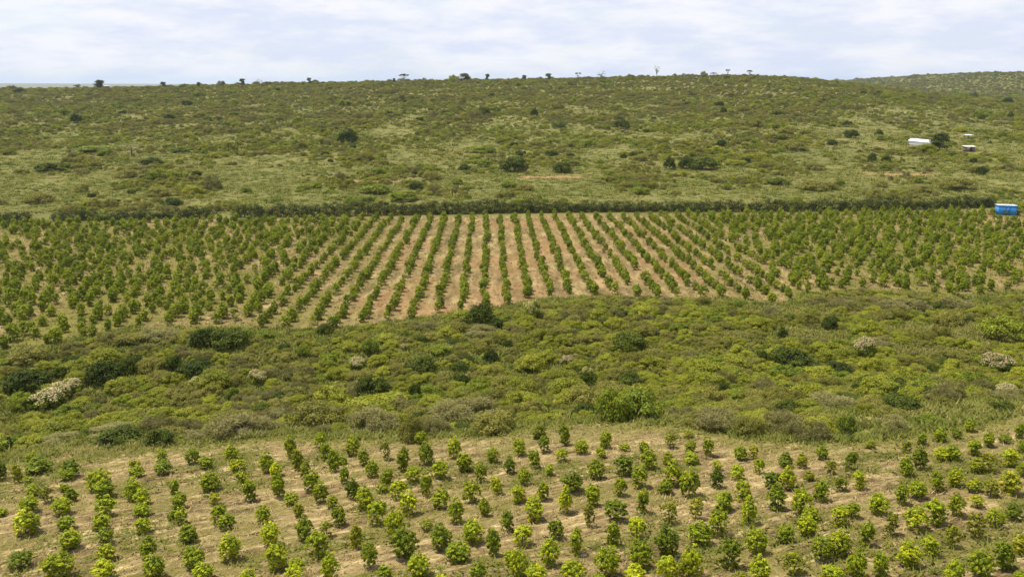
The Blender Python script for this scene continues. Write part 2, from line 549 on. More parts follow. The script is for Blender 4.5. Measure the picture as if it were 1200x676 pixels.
# ------------------------------------------------------------------ the ground sheet
FORE_EDGE = [(-300, 560), (0, 545), (60, 532), (100, 522), (200, 522), (330, 508), (400, 512), (500, 512), (600, 506), (700, 492), (800, 497), (880, 510),
             (950, 518), (1040, 514), (1100, 500), (1200, 482), (1500, 460)]
UP_EDGE = [(-250, 430), (0, 413), (60, 408), (100, 398), (150, 386), (230, 386), (330, 388), (410, 386), (470, 378), (560, 366), (640, 352), (700, 348),
           (800, 352), (860, 352), (920, 357), (950, 345), (1000, 342), (1080, 345), (1130, 349), (1200, 344), (1450, 344)]
fe = np.array([ground_at(*p)[:2] for p in FORE_EDGE]); ue = np.array([ground_at(*p)[:2] for p in UP_EDGE])
fe = fe[np.argsort(fe[:, 0])]; ue = ue[np.argsort(ue[:, 0])]
def fore_edge(x): return np.interp(x, fe[:, 0], fe[:, 1])
def upper_edge(x): return np.interp(x, ue[:, 0], ue[:, 1])

CLEARINGS = [(1075, 412, 7, 2.5), (1120, 388, 9, 4), (1170, 395, 8, 4), (955, 392, 6, 3), (1040, 385, 5, 3), (860, 392, 3, 1.6), (925, 365, 7, 4), (1150, 480, 12, 2.6), (110, 528, 8, 2.0), (350, 503, 8, 1.2)]
CL = [(*ground_at(a, b)[:2], c, d) for a, b, c, d in CLEARINGS]
def clearing(x, y):
    c = np.zeros_like(np.asarray(x, float))
    for cx, cy, rx, ry in CL:
        c = np.maximum(c, 1 - smooth(0.55, 1.15, np.sqrt(((x - cx) / rx) ** 2 + ((y - cy) / ry) ** 2) + (vnoise(x / 1.6, y / 1.6, 77) - .5) * .5))
    return c

REDS = [(432, 213, 10, 3), (1016, 203, 3.0, 1.6), (1150, 249, 6, 2.0), (1178, 256, 5, 5.5), (1060, 205, 9, 2.0), (1117, 165, 2.0, 5), (640, 208, 12, 2)]
RD = [(*ground_at(a, b)[:2], c, d) for a, b, c, d in REDS]
def redsoil(x, y):
    c = np.zeros_like(np.asarray(x, float))
    for cx, cy, rx, ry in RD:
        c = np.maximum(c, 1 - smooth(0.4, 1.2, np.sqrt(((x - cx) / rx) ** 2 + ((y - cy) / ry) ** 2) + (vnoise(x / 2, y / 2, 78) - .5) * .6))
    return c

mA = (1 - smooth(-0.6, 0.9, MY - fore_edge(MX) + (vnoise(MX / 2, MY / 2, 3) - .5) * 2.0)) * (MY > -160)
mB = smooth(-1.5, 0.5, MY - upper_edge(MX)) * (1 - smooth(-3.0, 0.0, MY - hedge_y(MX)))
centre = np.exp(-((MX - 4) / 30.0) ** 4)                     # bare tilled strips in the middle of the upper orchard
gv = np.stack([MX, MY, MZ], -1).reshape(-1, 3)
ny, nx = MX.shape
ii = np.arange(ny * nx).reshape(ny, nx)
gf = np.stack([ii[:-1, :-1], ii[:-1, 1:], ii[1:, 1:], ii[1:, :-1]], -1).reshape(-1, 4)

gm, n, l = new_mat('ground')
out = n.new('ShaderNodeOutputMaterial')
geo = n.new('ShaderNodeNewGeometry')
def attr(name):
    a = n.new('ShaderNodeAttribute'); a.attribute_name = name
    return a.outputs['Fac']
def noise(scale, detail=5, stretch=(1, 1, 1), rot=0.0, rough=.55):
    mp = n.new('ShaderNodeMapping')
    mp.vector_type = 'POINT'
    mp.inputs['Rotation'].default_value = (0, 0, rot)
    mp2 = n.new('ShaderNodeMapping'); mp2.inputs['Scale'].default_value = stretch
    ns = n.new('ShaderNodeTexNoise')
    ns.inputs['Scale'].default_value = scale; ns.inputs['Detail'].default_value = detail; ns.inputs['Roughness'].default_value = rough
    l.new(geo.outputs['Position'], mp.inputs['Vector']); l.new(mp.outputs[0], mp2.inputs['Vector']); l.new(mp2.outputs[0], ns.inputs['Vector'])
    return ns.outputs['Fac']
def mixc(fac, a, b):
    m = n.new('ShaderNodeMix'); m.data_type = 'RGBA'
    if isinstance(fac, float): m.inputs['Factor'].default_value = fac
    else: l.new(fac, m.inputs['Factor'])
    for s, v in (('A', a), ('B', b)):
        if isinstance(v, tuple): m.inputs[s].default_value = (*v, 1)
        else: l.new(v, m.inputs[s])
    return m.outputs['Result']
def step(v, a, b):
    m = n.new('ShaderNodeMapRange'); m.interpolation_type = 'SMOOTHSTEP'
    m.inputs['From Min'].default_value = a; m.inputs['From Max'].default_value = b
    l.new(v, m.inputs['Value'])
    return m.outputs['Result']
def mul(a, b):
    m = n.new('ShaderNodeMath'); m.operation = 'MULTIPLY'; m.use_clamp = True
    for s, v in ((0, a), (1, b)):
        if isinstance(v, float): m.inputs[s].default_value = v
        else: l.new(v, m.inputs[s])
    return m.outputs[0]
CROSS = -math.radians(25)
# hillside grass
g1 = ramp(n, [(0.34, (0.072, 0.080, 0.017)), (0.5, (0.125, 0.125, 0.032)), (0.66, (0.190, 0.170, 0.058))])
l.new(noise(0.05, 9, (1, .8, 1), 0, .62), g1.inputs['Fac'])
g2 = ramp(n, [(0.36, (0.055, 0.062, 0.013)), (0.64, (0.185, 0.168, 0.055))])
l.new(noise(0.55, 7, rough=.7), g2.inputs['Fac'])
hill_c = mixc(0.5, g1.outputs['Color'], g2.outputs['Color'])
# foreground: straw mulch in strips along the contour, weeds and bare earth between
sA = ramp(n, [(0.39, (0.052, 0.038, 0.015)), (0.47, (0.138, 0.100, 0.043)), (0.54, (0.250, 0.188, 0.088)), (0.63, (0.46, 0.365, 0.185))])
nz = n.new('ShaderNodeMix'); nz.data_type = 'FLOAT'; nz.inputs['Factor'].default_value = 0.42
l.new(noise(1.0, 7, (0.28, 1.25, 1), CROSS, .62), nz.inputs['A']); l.new(noise(3.0, 6, (0.55, 1.2, 1), CROSS, .7), nz.inputs['B'])
l.new(nz.outputs['Result'], sA.inputs['Fac'])
weed = step(noise(0.24, 6, (.7, 1.2, 1), CROSS, .6), 0.49, 0.60)
cA = mixc(mul(weed, 0.7), sA.outputs['Color'], (0.115, 0.108, 0.022))
edgeA = attr('edge')
cA = mixc(mul(edgeA, 0.8), cA, (0.150, 0.145, 0.032))
# upper orchard
sB = ramp(n, [(0.34, (0.085, 0.062, 0.025)), (0.5, (0.185, 0.132, 0.060)), (0.68, (0.33, 0.250, 0.12))])
l.new(noise(0.55, 7, (1.5, 0.35, 1), 0, .62), sB.inputs['Fac'])
red = step(noise(0.09, 4), 0.46, 0.66)
cB = mixc(mul(mul(red, attr('middle')), 0.6), sB.outputs['Color'], (0.25, 0.125, 0.062))
wB = step(noise(0.12, 6, (1, .6, 1), 0, .6), 0.36, 0.54)
cB = mixc(mul(wB, attr('weedy')), cB, (0.135, 0.122, 0.027))
straw = ramp(n, [(0.35, (0.16, 0.145, 0.045)), (0.68, (0.38, 0.31, 0.15))])
l.new(noise(0.9, 6, rough=.65), straw.inputs['Fac'])
c = mixc(attr('clear'), hill_c, straw.outputs['Color'])
c = mixc(attr('upper'), c, cB)
c = mixc(attr('fore'), c, cA)
c = mixc(mul(mul(attr('red'), step(noise(.8, 5), .32, .62)), 0.8), c, (0.36, 0.185, 0.105))
gb = n.new('ShaderNodeBsdfPrincipled')
gb.inputs['Roughness'].default_value = 0.95
gb.inputs['Specular IOR Level'].default_value = 0.15
l.new(c, gb.inputs['Base Color'])
bp = n.new('ShaderNodeBump'); bp.inputs['Strength'].default_value = 0.8; bp.inputs['Distance'].default_value = 0.22
l.new(noise(2.2, 6, (.5, 1, 1), CROSS, .65), bp.inputs['Height'])
l.new(bp.outputs[0], gb.inputs['Normal'])
l.new(gb.outputs[0], out.inputs['Surface'])

gme = mesh_arrays('ground', gv, gf, gm)
for nm, arr in (('fore', mA), ('upper', mB), ('clear', clearing(MX, MY) * (MY < 200)),
                ('edge', smooth(-5.0, -0.5, MY - fore_edge(MX)) * (.4 + .6 * vnoise(MX / 5, MY / 5, 8))),
                ('middle', centre), ('weedy', np.clip(0.90 - 0.75 * centre, 0, 1)), ('red', redsoil(MX, MY))):
    a = gme.attributes.new(nm, 'FLOAT', 'POINT')
    a.data.foreach_set('value', arr.astype(np.float32).ravel())
gme.shade_smooth()
ground = bpy.data.objects.new('ground', gme)
COL.objects.link(ground)
tag(ground, 'rolling grassy ground with two tilled orchard fields and a scrubby rise', None, kind='structure')

# ------------------------------------------------------------------ instancers for what nobody can count
def scatter(name, label, cat, pts, variant, rot, scl, sources, tint=(1, 1, 1)):
    me = bpy.data.meshes.new(name)
    me.vertices.add(len(pts)); me.vertices.foreach_set('co', np.asarray(pts, np.float32).ravel())
    for nm, ty, arr, key in (('variant', 'INT', variant, 'value'), ('turn', 'FLOAT_VECTOR', rot, 'vector'), ('size', 'FLOAT_VECTOR', scl, 'vector')):
        a = me.attributes.new(nm, ty, 'POINT')
        a.data.foreach_set(key, np.asarray(arr, np.int32 if ty == 'INT' else np.float32).ravel())
    o = bpy.data.objects.new(name, me)
    COL.objects.link(o)
    col = bpy.data.collections.new(name + '_kinds')
    for i, (meshes) in enumerate(sources):
        so = bpy.data.objects.new('%s_kind_%02d' % (name, i), meshes)
        so.color = (*tint, 1)
        col.objects.link(so)
    ng = bpy.data.node_groups.new(name + '_scatter', 'GeometryNodeTree')
    ng.interface.new_socket('Geometry', in_out='INPUT', socket_type='NodeSocketGeometry')
    ng.interface.new_socket('Geometry', in_out='OUTPUT', socket_type='NodeSocketGeometry')
    N, K = ng.nodes, ng.links
    gi, go = N.new('NodeGroupInput'), N.new('NodeGroupOutput')
    ci = N.new('GeometryNodeCollectionInfo')
    ci.inputs['Collection'].default_value = col
    ci.inputs['Separate Children'].default_value = True
    ci.inputs['Reset Children'].default_value = True
    iop = N.new('GeometryNodeInstanceOnPoints')
    iop.inputs['Pick Instance'].default_value = True
    def named(nm, ty):
        a = N.new('GeometryNodeInputNamedAttribute'); a.data_type = ty
        a.inputs['Name'].default_value = nm
        return a.outputs['Attribute']
    e2r = N.new('FunctionNodeEulerToRotation')
    K.new(named('turn', 'FLOAT_VECTOR'), e2r.inputs[0])
    K.new(gi.outputs[0], iop.inputs['Points'])
    K.new(ci.outputs[0], iop.inputs['Instance'])
    K.new(named('variant', 'INT'), iop.inputs['Instance Index'])
    K.new(e2r.outputs[0], iop.inputs['Rotation'])
    K.new(named('size', 'FLOAT_VECTOR'), iop.inputs['Scale'])
    K.new(iop.outputs[0], go.inputs[0])
    md = o.modifiers.new('scatter', 'NODES')
    md.node_group = ng
    tag(o, label, cat, kind='stuff')
    return o

SRC = [BUSH[k][i][1] for k in 'YOGDB' for i in range(4)]
KIDX = {k: 4 * i for i, k in enumerate('YOGDB')}
def pick(kinds, rng):
    return np.array([KIDX[k] for k in kinds]) + rng.integers(0, 4, len(kinds))

# ------------------------------------------------------------------ conspicuous bushes, surveyed one by one
# (x, base y, width, height, kind) within a view of the photo; tables hold the view's corner and magnification
VIEWS = {
 'v1': (0, 370, 4.224, [(310,410,150,80,'F'),(215,470,180,90,'F'),(970,370,110,55,'W'),(500,345,180,110,'D'),(640,290,130,90,'D'),(110,390,220,110,'D'),
   (85,480,130,95,'G'),(300,310,70,60,'D'),(850,280,90,80,'D'),(950,310,180,80,'D'),(1000,160,140,90,'D'),(770,650,150,90,'D'),(530,610,250,70,'B'),
   (250,640,200,60,'B'),(30,660,60,60,'D'),(760,130,200,80,'B'),(620,150,170,60,'O'),(110,250,200,80,'O'),(330,510,130,70,'G')]),
 'v2': (240, 370, 4.224, [(105,165,200,100,'D'),(830,430,190,130,'D'),(590,100,90,60,'D'),(480,210,80,60,'G'),(815,200,100,80,'G'),(130,420,80,60,'G'),
   (560,550,280,140,'O'),(820,580,260,150,'B'),(150,610,300,160,'B'),(970,470,160,90,'B'),(1015,630,140,140,'O'),(1045,410,60,80,'D'),(390,240,120,60,'O'),
   (420,320,130,70,'B'),(255,345,100,65,'F'),(750,270,95,50,'F'),(985,175,50,30,'P'),(585,395,40,25,'P')]),
 'v3': (480, 340, 3.756, [(310,150,130,90,'D'),(390,175,90,50,'D'),(240,170,60,40,'D'),(355,320,70,50,'D'),(220,360,90,40,'D'),(790,440,90,80,'D'),(845,165,80,40,'D'),
   (590,525,80,50,'G'),(900,580,170,150,'G'),(535,140,100,85,'W'),(695,345,70,50,'P'),(780,385,60,40,'W'),(240,580,300,130,'B'),(370,640,200,110,'O'),(110,640,140,100,'B'),
   (60,180,130,50,'B'),(320,205,160,50,'B'),(20,480,60,70,'D'),(130,290,100,45,'G'),(610,330,120,60,'Y')]),
 'v4': (720, 340, 3.756, [(655,315,60,50,'D'),(780,340,180,90,'D'),(895,365,60,40,'D'),(540,445,70,35,'G'),(110,570,240,130,'G'),(340,305,110,40,'B'),(65,75,60,50,'B'),
   (195,100,100,50,'B'),(695,110,90,50,'B'),(745,215,50,50,'D'),(480,630,220,140,'B'),(760,630,180,130,'B'),(600,645,140,90,'O'),(870,665,180,120,'B'),(780,505,70,50,'O'),
   (390,65,80,40,'O'),(450,145,70,35,'G'),(275,190,70,40,'G')]),
 'v5': (960, 330, 3.756, [(205,335,100,75,'F'),(835,500,90,50,'F'),(805,405,150,85,'P'),(50,215,70,60,'D'),(650,180,80,30,'D'),(820,570,100,50,'D'),(95,415,140,60,'D'),
   (830,270,180,110,'G'),(390,570,180,80,'D'),(550,250,90,60,'O'),(400,140,200,80,'B'),(620,125,150,70,'B'),(130,670,90,80,'G'),(90,560,220,80,'B'),(280,290,130,50,'B')]),
 'h1': (0, 85, 3.756, [(205,440,150,45,'D'),(330,225,50,45,'D'),(820,150,50,30,'D'),(740,210,55,30,'D'),(655,410,110,35,'D'),(400,550,45,22,'D'),(575,535,40,22,'D'),
   (740,590,100,40,'D'),(630,610,80,50,'O'),(685,550,120,45,'O'),(150,580,140,55,'O'),(770,470,60,35,'G'),(860,465,45,35,'D'),(540,465,110,40,'O'),(650,460,90,40,'B'),
   (350,450,70,30,'B'),(780,355,110,30,'G'),(400,355,170,30,'G'),(30,365,60,20,'D'),(90,275,50,15,'D'),(510,575,35,18,'D'),(955,215,40,30,'P'),(1080,530,50,30,'G')]),
 'h2': (400, 70, 3.0, [(678,200,28,35,'D'),(610,397,100,65,'D'),(775,400,75,45,'D'),(740,340,50,25,'D'),(1155,388,45,50,'D'),(985,245,60,35,'D'),(500,200,45,35,'D'),
   (120,475,120,40,'G'),(262,458,60,32,'D'),(210,502,110,45,'G'),(320,425,75,35,'O'),(405,440,45,25,'G'),(435,390,50,25,'D'),(495,330,100,30,'G'),(505,380,55,30,'G'),
   (590,452,60,28,'G'),(650,462,70,26,'O'),(875,310,50,30,'G'),(765,240,60,25,'G'),(1050,477,80,30,'G'),(20,300,70,60,'D')]),
 'h3': (900, 75, 3.756, [(490,318,40,30,'D'),(375,330,70,40,'D'),(290,360,55,25,'D'),(65,335,70,20,'D'),(462,435,40,45,'D'),(523,435,40,38,'D'),(940,490,50,40,'D'),
   (1073,240,30,35,'D'),(320,540,50,35,'G'),(50,230,70,25,'D'),(230,560,180,50,'O'),(690,570,120,35,'O'),(60,535,110,35,'D'),(910,150,45,25,'D'),(980,352,20,12,'D'),
   (860,560,180,60,'O'),(500,545,70,30,'O'),(130,385,120,40,'O'),(215,470,90,40,'O')]),
 'h4': (800, 70, 3.0, [(145,192,25,28,'D'),(78,388,120,50,'D'),(18,386,60,50,'D')]),
}
items = []
for vx, vy, sc_, lst in VIEWS.values():
    for (a, b, w, h, kd) in lst:
        items.append([vx + a / sc_, vy + b / sc_, w / sc_, h / sc_, kd])
SPOT = []
for it in items:
    q = ground_at(it[0], it[1]); w_ = it[2] / px_per_m(q)
    SPOT.append((q[0], q[1] + w_ * .3, w_))
def crowded(x, y, f=.46, front=.5):
    """true where one of the surveyed bushes stands (and just in front of it)"""
    c = np.zeros(len(x), bool)
    for sx, sy, w_ in SPOT:
        dy = y - sy
        c |= np.hypot((x - sx), np.where(dy < 0, dy * .72, dy)) < w_ * f + front * .5
    return c
# --- valley thicket
rng = np.random.default_rng(21)
gx, gy = np.meshgrid(np.arange(-150, 150, 1.12), np.arange(52, 126, 1.12))
gx = (gx + rng.uniform(-.6, .6, gx.shape)).ravel(); gy = (gy + rng.uniform(-.6, .6, gy.shape)).ravel()
keep = (gy > fore_edge(gx) + 0.9) & (gy < upper_edge(gx) - 0.9) & (clearing(gx, gy) < rng.uniform(.15, .9, gx.shape)) & (np.abs(gx) < gy * .68 + 14)
keep = keep & ~crowded(gx, gy)
gx, gy = gx[keep], gy[keep]
big = fbm(gx / 9, gy / 7, 41); grey = fbm(gx / 11, gy / 6, 43); brt = fbm(gx / 8, gy / 6, 47)
up_t = (gy - fore_edge(gx)) / np.maximum(6, upper_edge(gx) - fore_edge(gx))
kinds = []
for i in range(len(gx)):
    e = min(abs(up_t[i]), abs(1 - up_t[i]))
    r = rng.random()
    pb = 0.42 if grey[i] > .64 - .10 * (e < .14) else 0.04
    if r < pb: kinds.append('B')
    elif r < pb + (.13 if brt[i] < .38 else .02): kinds.append('D')
    elif brt[i] > .55 and r < .75: kinds.append('G' if rng.random() < .28 else 'Y')
    else: kinds.append('O' if rng.random() < .5 else 'Y')
s = (0.27 + 0.42 * big) * rng.lognormal(-.05, .36, len(gx))
hz = np.minimum(s, 1.1) * rng.uniform(.6, 1.15, len(gx)) * (1 - .25 * (np.minimum(up_t, 1 - up_t) < .12))
tpx = (gx.copy(), gy.copy())
scatter('thicket', 'dense olive and yellow-green scrub filling the valley between the two orchards', 'scrub',
        np.stack([gx, gy, gz(gx, gy) - .05], -1), pick(kinds, rng),
        np.stack([0 * gx, 0 * gx, rng.uniform(0, 6.28, len(gx))], -1), np.stack([s * rng.uniform(.9, 1.3, len(gx)), s, hz], -1), SRC)

# --- hillside scrub
YARDS = [(*ground_at(1079, 171.5)[:2], 8.0), (*ground_at(1135, 178)[:2], 4.5), (*ground_at(1134.5, 163)[:2], 4.0), (*ground_at(1178, 251.5)[:2], 4.5)]
def yard(x, y):
    c = np.zeros_like(np.asarray(x, float))
    for cx, cy, r in YARDS:
        c = np.maximum(c, 1 - smooth(.5, 1.0, np.hypot(x - cx, (y - cy + 2) * .7) / r))
    return c
rng = np.random.default_rng(22)
P, V, S = [], [], []
for (ya, yb, cell) in ((192, 260, 1.6), (260, 360, 1.95), (360, 520, 2.4), (520, 820, 2.8), (820, 1700, 5.5), (1700, 2900, 9.0)):
    wx = yb * .62 + 20
    gx, gy = np.meshgrid(np.arange(-wx, wx, cell), np.arange(ya, yb, cell))
    gx = (gx + rng.uniform(-.5, .5, gx.shape) * cell).ravel(); gy = (gy + rng.uniform(-.5, .5, gy.shape) * cell).ravel()
    ok = (np.abs(gx) < gy * .63 + 12) & (gy > hedge_y(gx) + 4)
    if ya >= 820: ok &= gx > (200 if ya < 1700 else 560)
    gx, gy = gx[ok], gy[ok]
    zz = gz(gx, gy)
    t = np.clip((gy - hedge_y(gx)) / (750 - hedge_y(gx)), 0, 1)
    px, py = to_px(gx, gy, zz)
    cl = fbm(gx / 16, gy / 22, 61, 4)
    dens = 0.12 + 0.62 * smooth(0.04, .42, t) + .25 * smooth(.45, .75, t) + (cl - .5) * 3.0 * (1 - .45 * smooth(.4, .7, t))
    right = smooth(110, 170, gx) * (1 - smooth(0.30, 0.55, t))          # open pasture round the white shed
    dens -= 0.55 * right
    path = np.exp(-((gy - (hedge_y(gx) + 34)) / 9.0) ** 2) * .28
    dens -= path + redsoil(gx, gy) + 2 * yard(gx, gy)
    ok = (rng.random(len(gx)) < dens) & ~crowded(gx, gy, .5, .8)
    gx, gy, zz, t, cl = gx[ok], gy[ok], zz[ok], t[ok], cl[ok]
    k2 = fbm(gx / 30, gy / 34, 67, 3); k3 = fbm(gx / 12, gy / 14, 71, 2)
    kinds = []
    for i in range(len(gx)):
        r = rng.random()
        if r < .10 + .40 * (k2[i] > .56) + .34 * (t[i] > .36): kinds.append('B' if rng.random() < .42 else 'O')
        elif r < .62: kinds.append('O' if k3[i] < .5 else 'Y')
        elif k3[i] > .52: kinds.append('G')
        elif r > .96: kinds.append('D')
        else: kinds.append('Y')
    V.append(pick(kinds, rng))
    s = rng.lognormal(-.96, .44, len(gx)) * (cell / 1.9) ** .6 * (.75 + .6 * cl)
    S.append(np.stack([s * rng.uniform(.95, 1.6, len(gx)), s, s * rng.uniform(.75, 1.35, len(gx))], -1))
    P.append(np.stack([gx, gy, zz - .08], -1))
P, V, S = np.concatenate(P), np.concatenate(V), np.concatenate(S)
scatter('hillside_scrub', 'low olive scrub scattered over the grassy hillside up to the ridge', 'scrub', P, V,
        np.stack([0 * V, 0 * V, rng.uniform(0, 6.28, len(V))], -1), S, SRC)
print('hillside', len(V))
def tussock(k):
    rg = np.random.default_rng(700 + k)
    nb_ = 46
    c_ = rg.normal(0, .42, (nb_, 2)); a = rg.uniform(0, 6.28, nb_)
    L = rg.uniform(.25, .6, nb_)[:, None]
    d = unit(np.stack([np.cos(a), np.sin(a), rg.uniform(.4, 1.5, nb_)], -1))
    sd = np.stack([-np.sin(a), np.cos(a), 0 * a], -1) * .085
    b0 = np.concatenate([c_, np.zeros((nb_, 1)) - .03], 1)
    v = np.stack([b0 - sd, b0 + sd, b0 + d * L], 1).reshape(-1, 3)
    tn = np.clip(rg.normal([.30, .45, .62][k % 3], .16, nb_), 0, 1)
    return mesh_arrays('tussock_%d' % k, v, np.arange(3 * nb_).reshape(-1, 3), M_TUS, np.repeat(tn, 3))
M_TUS = leaf_material('hill_grass', [(0.0, (0.090, 0.122, 0.016)), (0.4, (0.155, 0.172, 0.030)), (0.75, (0.220, 0.212, 0.055)), (1.0, (0.32, 0.275, 0.095))], .25, .85, .5)
TUS = [tussock(k) for k in range(6)]
rng = np.random.default_rng(29)
P, S = [], []
for (ya, yb, cell) in ((190, 270, 1.35), (270, 380, 2.0), (380, 560, 3.0)):
    wx = yb * .62 + 20
    gx, gy = np.meshgrid(np.arange(-wx, wx, cell), np.arange(ya, yb, cell))
    gx = (gx + rng.uniform(-.5, .5, gx.shape) * cell).ravel(); gy = (gy + rng.uniform(-.5, .5, gy.shape) * cell).ravel()
    ok = (np.abs(gx) < gy * .63 + 12) & (gy > hedge_y(gx) + 3) & (redsoil(gx, gy) < .5) & (yard(gx, gy) < .6) & (rng.random(gx.shape) < .35 + .75 * fbm(gx / 9, gy / 12, 63))
    gx, gy = gx[ok], gy[ok]
    sz = rng.lognormal(-.25, .4, len(gx)) * (cell / 1.35) ** .55
    P.append(np.stack([gx, gy, gz(gx, gy)], -1)); S.append(np.stack([sz * rng.uniform(.9, 1.6, len(gx)), sz, sz * rng.uniform(.6, 1.1, len(gx))], -1))
P, S = np.concatenate(P), np.concatenate(S)
vv = np.clip((fbm(P[:, 0] / 14, P[:, 1] / 18, 64) * 4.2 - .9 + rng.normal(0, .5, len(P))).astype(int), 0, 2) + 3 * rng.integers(0, 2, len(P))
scatter('hillside_grass', 'tufted olive and straw-coloured grass between the hillside bushes', 'grass', P, vv,
        np.stack([0 * vv, 0 * vv, rng.uniform(0, 6.28, len(vv))], -1), S, TUS)
print('tussocks', len(vv))
rng = np.random.default_rng(30)
gx, gy = np.meshgrid(np.arange(-120, 120, .8), np.arange(54, 124, .8))
gx = (gx + rng.uniform(-.4, .4, gx.shape)).ravel(); gy = (gy + rng.uniform(-.4, .4, gy.shape)).ravel()
ok = (gy > fore_edge(gx) - 1.0) & (gy < upper_edge(gx) + 1.0) & (np.abs(gx) < gy * .63 + 6)
gx, gy = gx[ok], gy[ok]
sz = rng.uniform(.6, 1.15, len(gx))
vv = np.clip(rng.normal(.7, .7, len(gx)) + 1.1 * clearing(gx, gy), 0, 2).astype(int) + 3 * rng.integers(0, 2, len(gx))
scatter('thicket_grass', 'rank green and straw-coloured grass between the bushes of the valley thicket', 'grass', np.stack([gx, gy, gz(gx, gy)], -1), vv,
        np.stack([0 * gx, 0 * gx, rng.uniform(0, 6.28, len(gx))], -1), np.stack([sz, sz, sz * rng.uniform(.7, 1.3, len(gx))], -1), TUS)

# ------------------------------------------------------------------ upper orchard: some two thousand saplings in rows
rng = np.random.default_rng(23)
ROW = 2.84
dirx = -0.0235
pts = []
for i in range(-62, 63):
    yy = 84 + rng.uniform(0, 2)
    base = i * ROW + 1.2
    while yy < 206:
        x = base + dirx * (yy - 150) + rng.normal(0, .17)
        out_c = abs(x - 4) > 34
        gap = rng.random() < (.07 if out_c else .06)
        x += rng.normal(0, .55 if out_c else .05)
        y2 = yy + (0.8 if (i % 2 and out_c) else 0)
        if not gap: pts.append((x, y2))
        yy += rng.normal(1.95 if out_c else 2.15, .2)
pts = np.array(pts)
k = (pts[:, 1] > upper_edge(pts[:, 0]) + 0.9) & (pts[:, 1] < hedge_y(pts[:, 0]) - 4.0) & (np.abs(pts[:, 0]) < pts[:, 1] * .63 + 6)
k &= redsoil(pts[:, 0], pts[:, 1]) < .4
lx, ly = to_px(pts[:, 0], pts[:, 1], gz(pts[:, 0], pts[:, 1]))
k &= ~((lx < 45) & (ly > 268 + .5 * lx) & (ly < 286 + .1 * lx))      # bare corner with a track on the far left
pts = pts[k]
s = rng.uniform(1.02, 1.5, len(pts)) * np.where(np.abs(pts[:, 0] - 4) > 34, 1.1, 1.0) * np.where(rng.random(len(pts)) < .12, .7, 1)
hz = s * rng.uniform(.88, 1.16, len(pts))
scatter('orchard_saplings', 'young green saplings in long straight rows across the upper orchard', 'saplings',
        np.stack([pts[:, 0], pts[:, 1], gz(pts[:, 0], pts[:, 1]) - .03], -1), rng.integers(0, 12, len(pts)),
        np.stack([0 * s, 0 * s, rng.uniform(0, 6.28, len(pts))], -1), np.stack([s, s, hz], -1), [c for t_, c in SAP], (1.42, 1.24, .95))
print('upper saplings', len(pts))

# ------------------------------------------------------------------ ground grass
def grass(name, label, xy, length, tone, blades, rng, width=.05, up=.55):
    m = len(xy)
    base = np.repeat(np.stack([xy[:, 0], xy[:, 1], gz(xy[:, 0], xy[:, 1]) - .01], -1), blades, 0)
    L = np.repeat(length, blades) * rng.uniform(.6, 1.3, m * blades)
    a = rng.uniform(0, 6.28, m * blades)
    d = np.stack([np.cos(a), np.sin(a), rng.uniform(up * .3, up * 1.9, m * blades)], -1); d = unit(d)
    side = np.stack([-np.sin(a), np.cos(a), 0 * a], -1)
    base[:, :2] += rng.normal(0, .09, (m * blades, 2)) * np.repeat(length, blades)[:, None] / .3
    w = width * (L / .3)[:, None]
    v = np.stack([base - side * w, base + side * w, base + d * L[:, None]], 1).reshape(-1, 3)
    f = np.arange(3 * m * blades).reshape(-1, 3)
    tn = np.repeat(np.clip(np.repeat(tone, blades) + rng.normal(0, .12, m * blades), 0, 1), 3)
    o = bpy.data.objects.new(name, mesh_arrays(name, v, f, M_GRASS, tn))
    COL.objects.link(o)
    tag(o, label, 'grass', kind='stuff')

rng = np.random.default_rng(24)
xy = np.stack([rng.uniform(-62, 66, 60000), rng.uniform(36, 76, 60000)], -1)
xy = xy[(np.abs(xy[:, 0]) < xy[:, 1] * .62 + 6) & (xy[:, 1] < fore_edge(xy[:, 0]) + 1.5)]
cu = xy[:, 0] * .907 + xy[:, 1] * .422; cv = -xy[:, 0] * .422 + xy[:, 1] * .907
strip = fbm(cu * .28, cv * 1.1, 81)
green = smooth(.48, .62, fbm(cu * .16, cv * .3, 83))
edge = smooth(-5, -.5, xy[:, 1] - fore_edge(xy[:, 0]))
tone = np.clip(.92 - .35 * (1 - strip) - .62 * np.maximum(green, edge * .9), .05, 1)
grass('dry_grass', 'mown straw and weedy grass between the foreground saplings', xy, rng.uniform(.14, .34, len(xy)) * (1 + .6 * np.maximum(green, edge)), tone, 4, rng, .030, .5)
xy = np.stack([rng.uniform(-135, 135, 130000), rng.uniform(82, 206, 130000)], -1)
xy = xy[(np.abs(xy[:, 0]) < xy[:, 1] * .62 + 6) & (xy[:, 1] > upper_edge(xy[:, 0]) - 1) & (xy[:, 1] < hedge_y(xy[:, 0]) - 1)]
cen = np.exp(-((xy[:, 0] - 4) / 30.0) ** 4)
keep = rng.random(len(xy)) > .72 * cen
xy, cen = xy[keep], cen[keep]
tone = np.clip(.70 - .62 * smooth(.34, .58, fbm(xy[:, 0] / 8, xy[:, 1] / 12, 87)) * (1 - .6 * cen), .05, 1)
grass('orchard_grass', 'straw-coloured and weedy grass between the upper orchard rows', xy, rng.uniform(.25, .55, len(xy)), tone, 3, rng, .045, .5)
c0 = np.concatenate([np.stack([cx + rx * rng.normal(0, .5, 700), cy + ry * rng.normal(0, .5, 700)], -1) for cx, cy, rx, ry in CL])
grass('clearing_grass', 'pale dry grass in the openings of the valley thicket', c0, rng.uniform(.2, .5, len(c0)), np.clip(rng.normal(.42, .2, len(c0)), .05, 1), 5, rng, .03, .5)

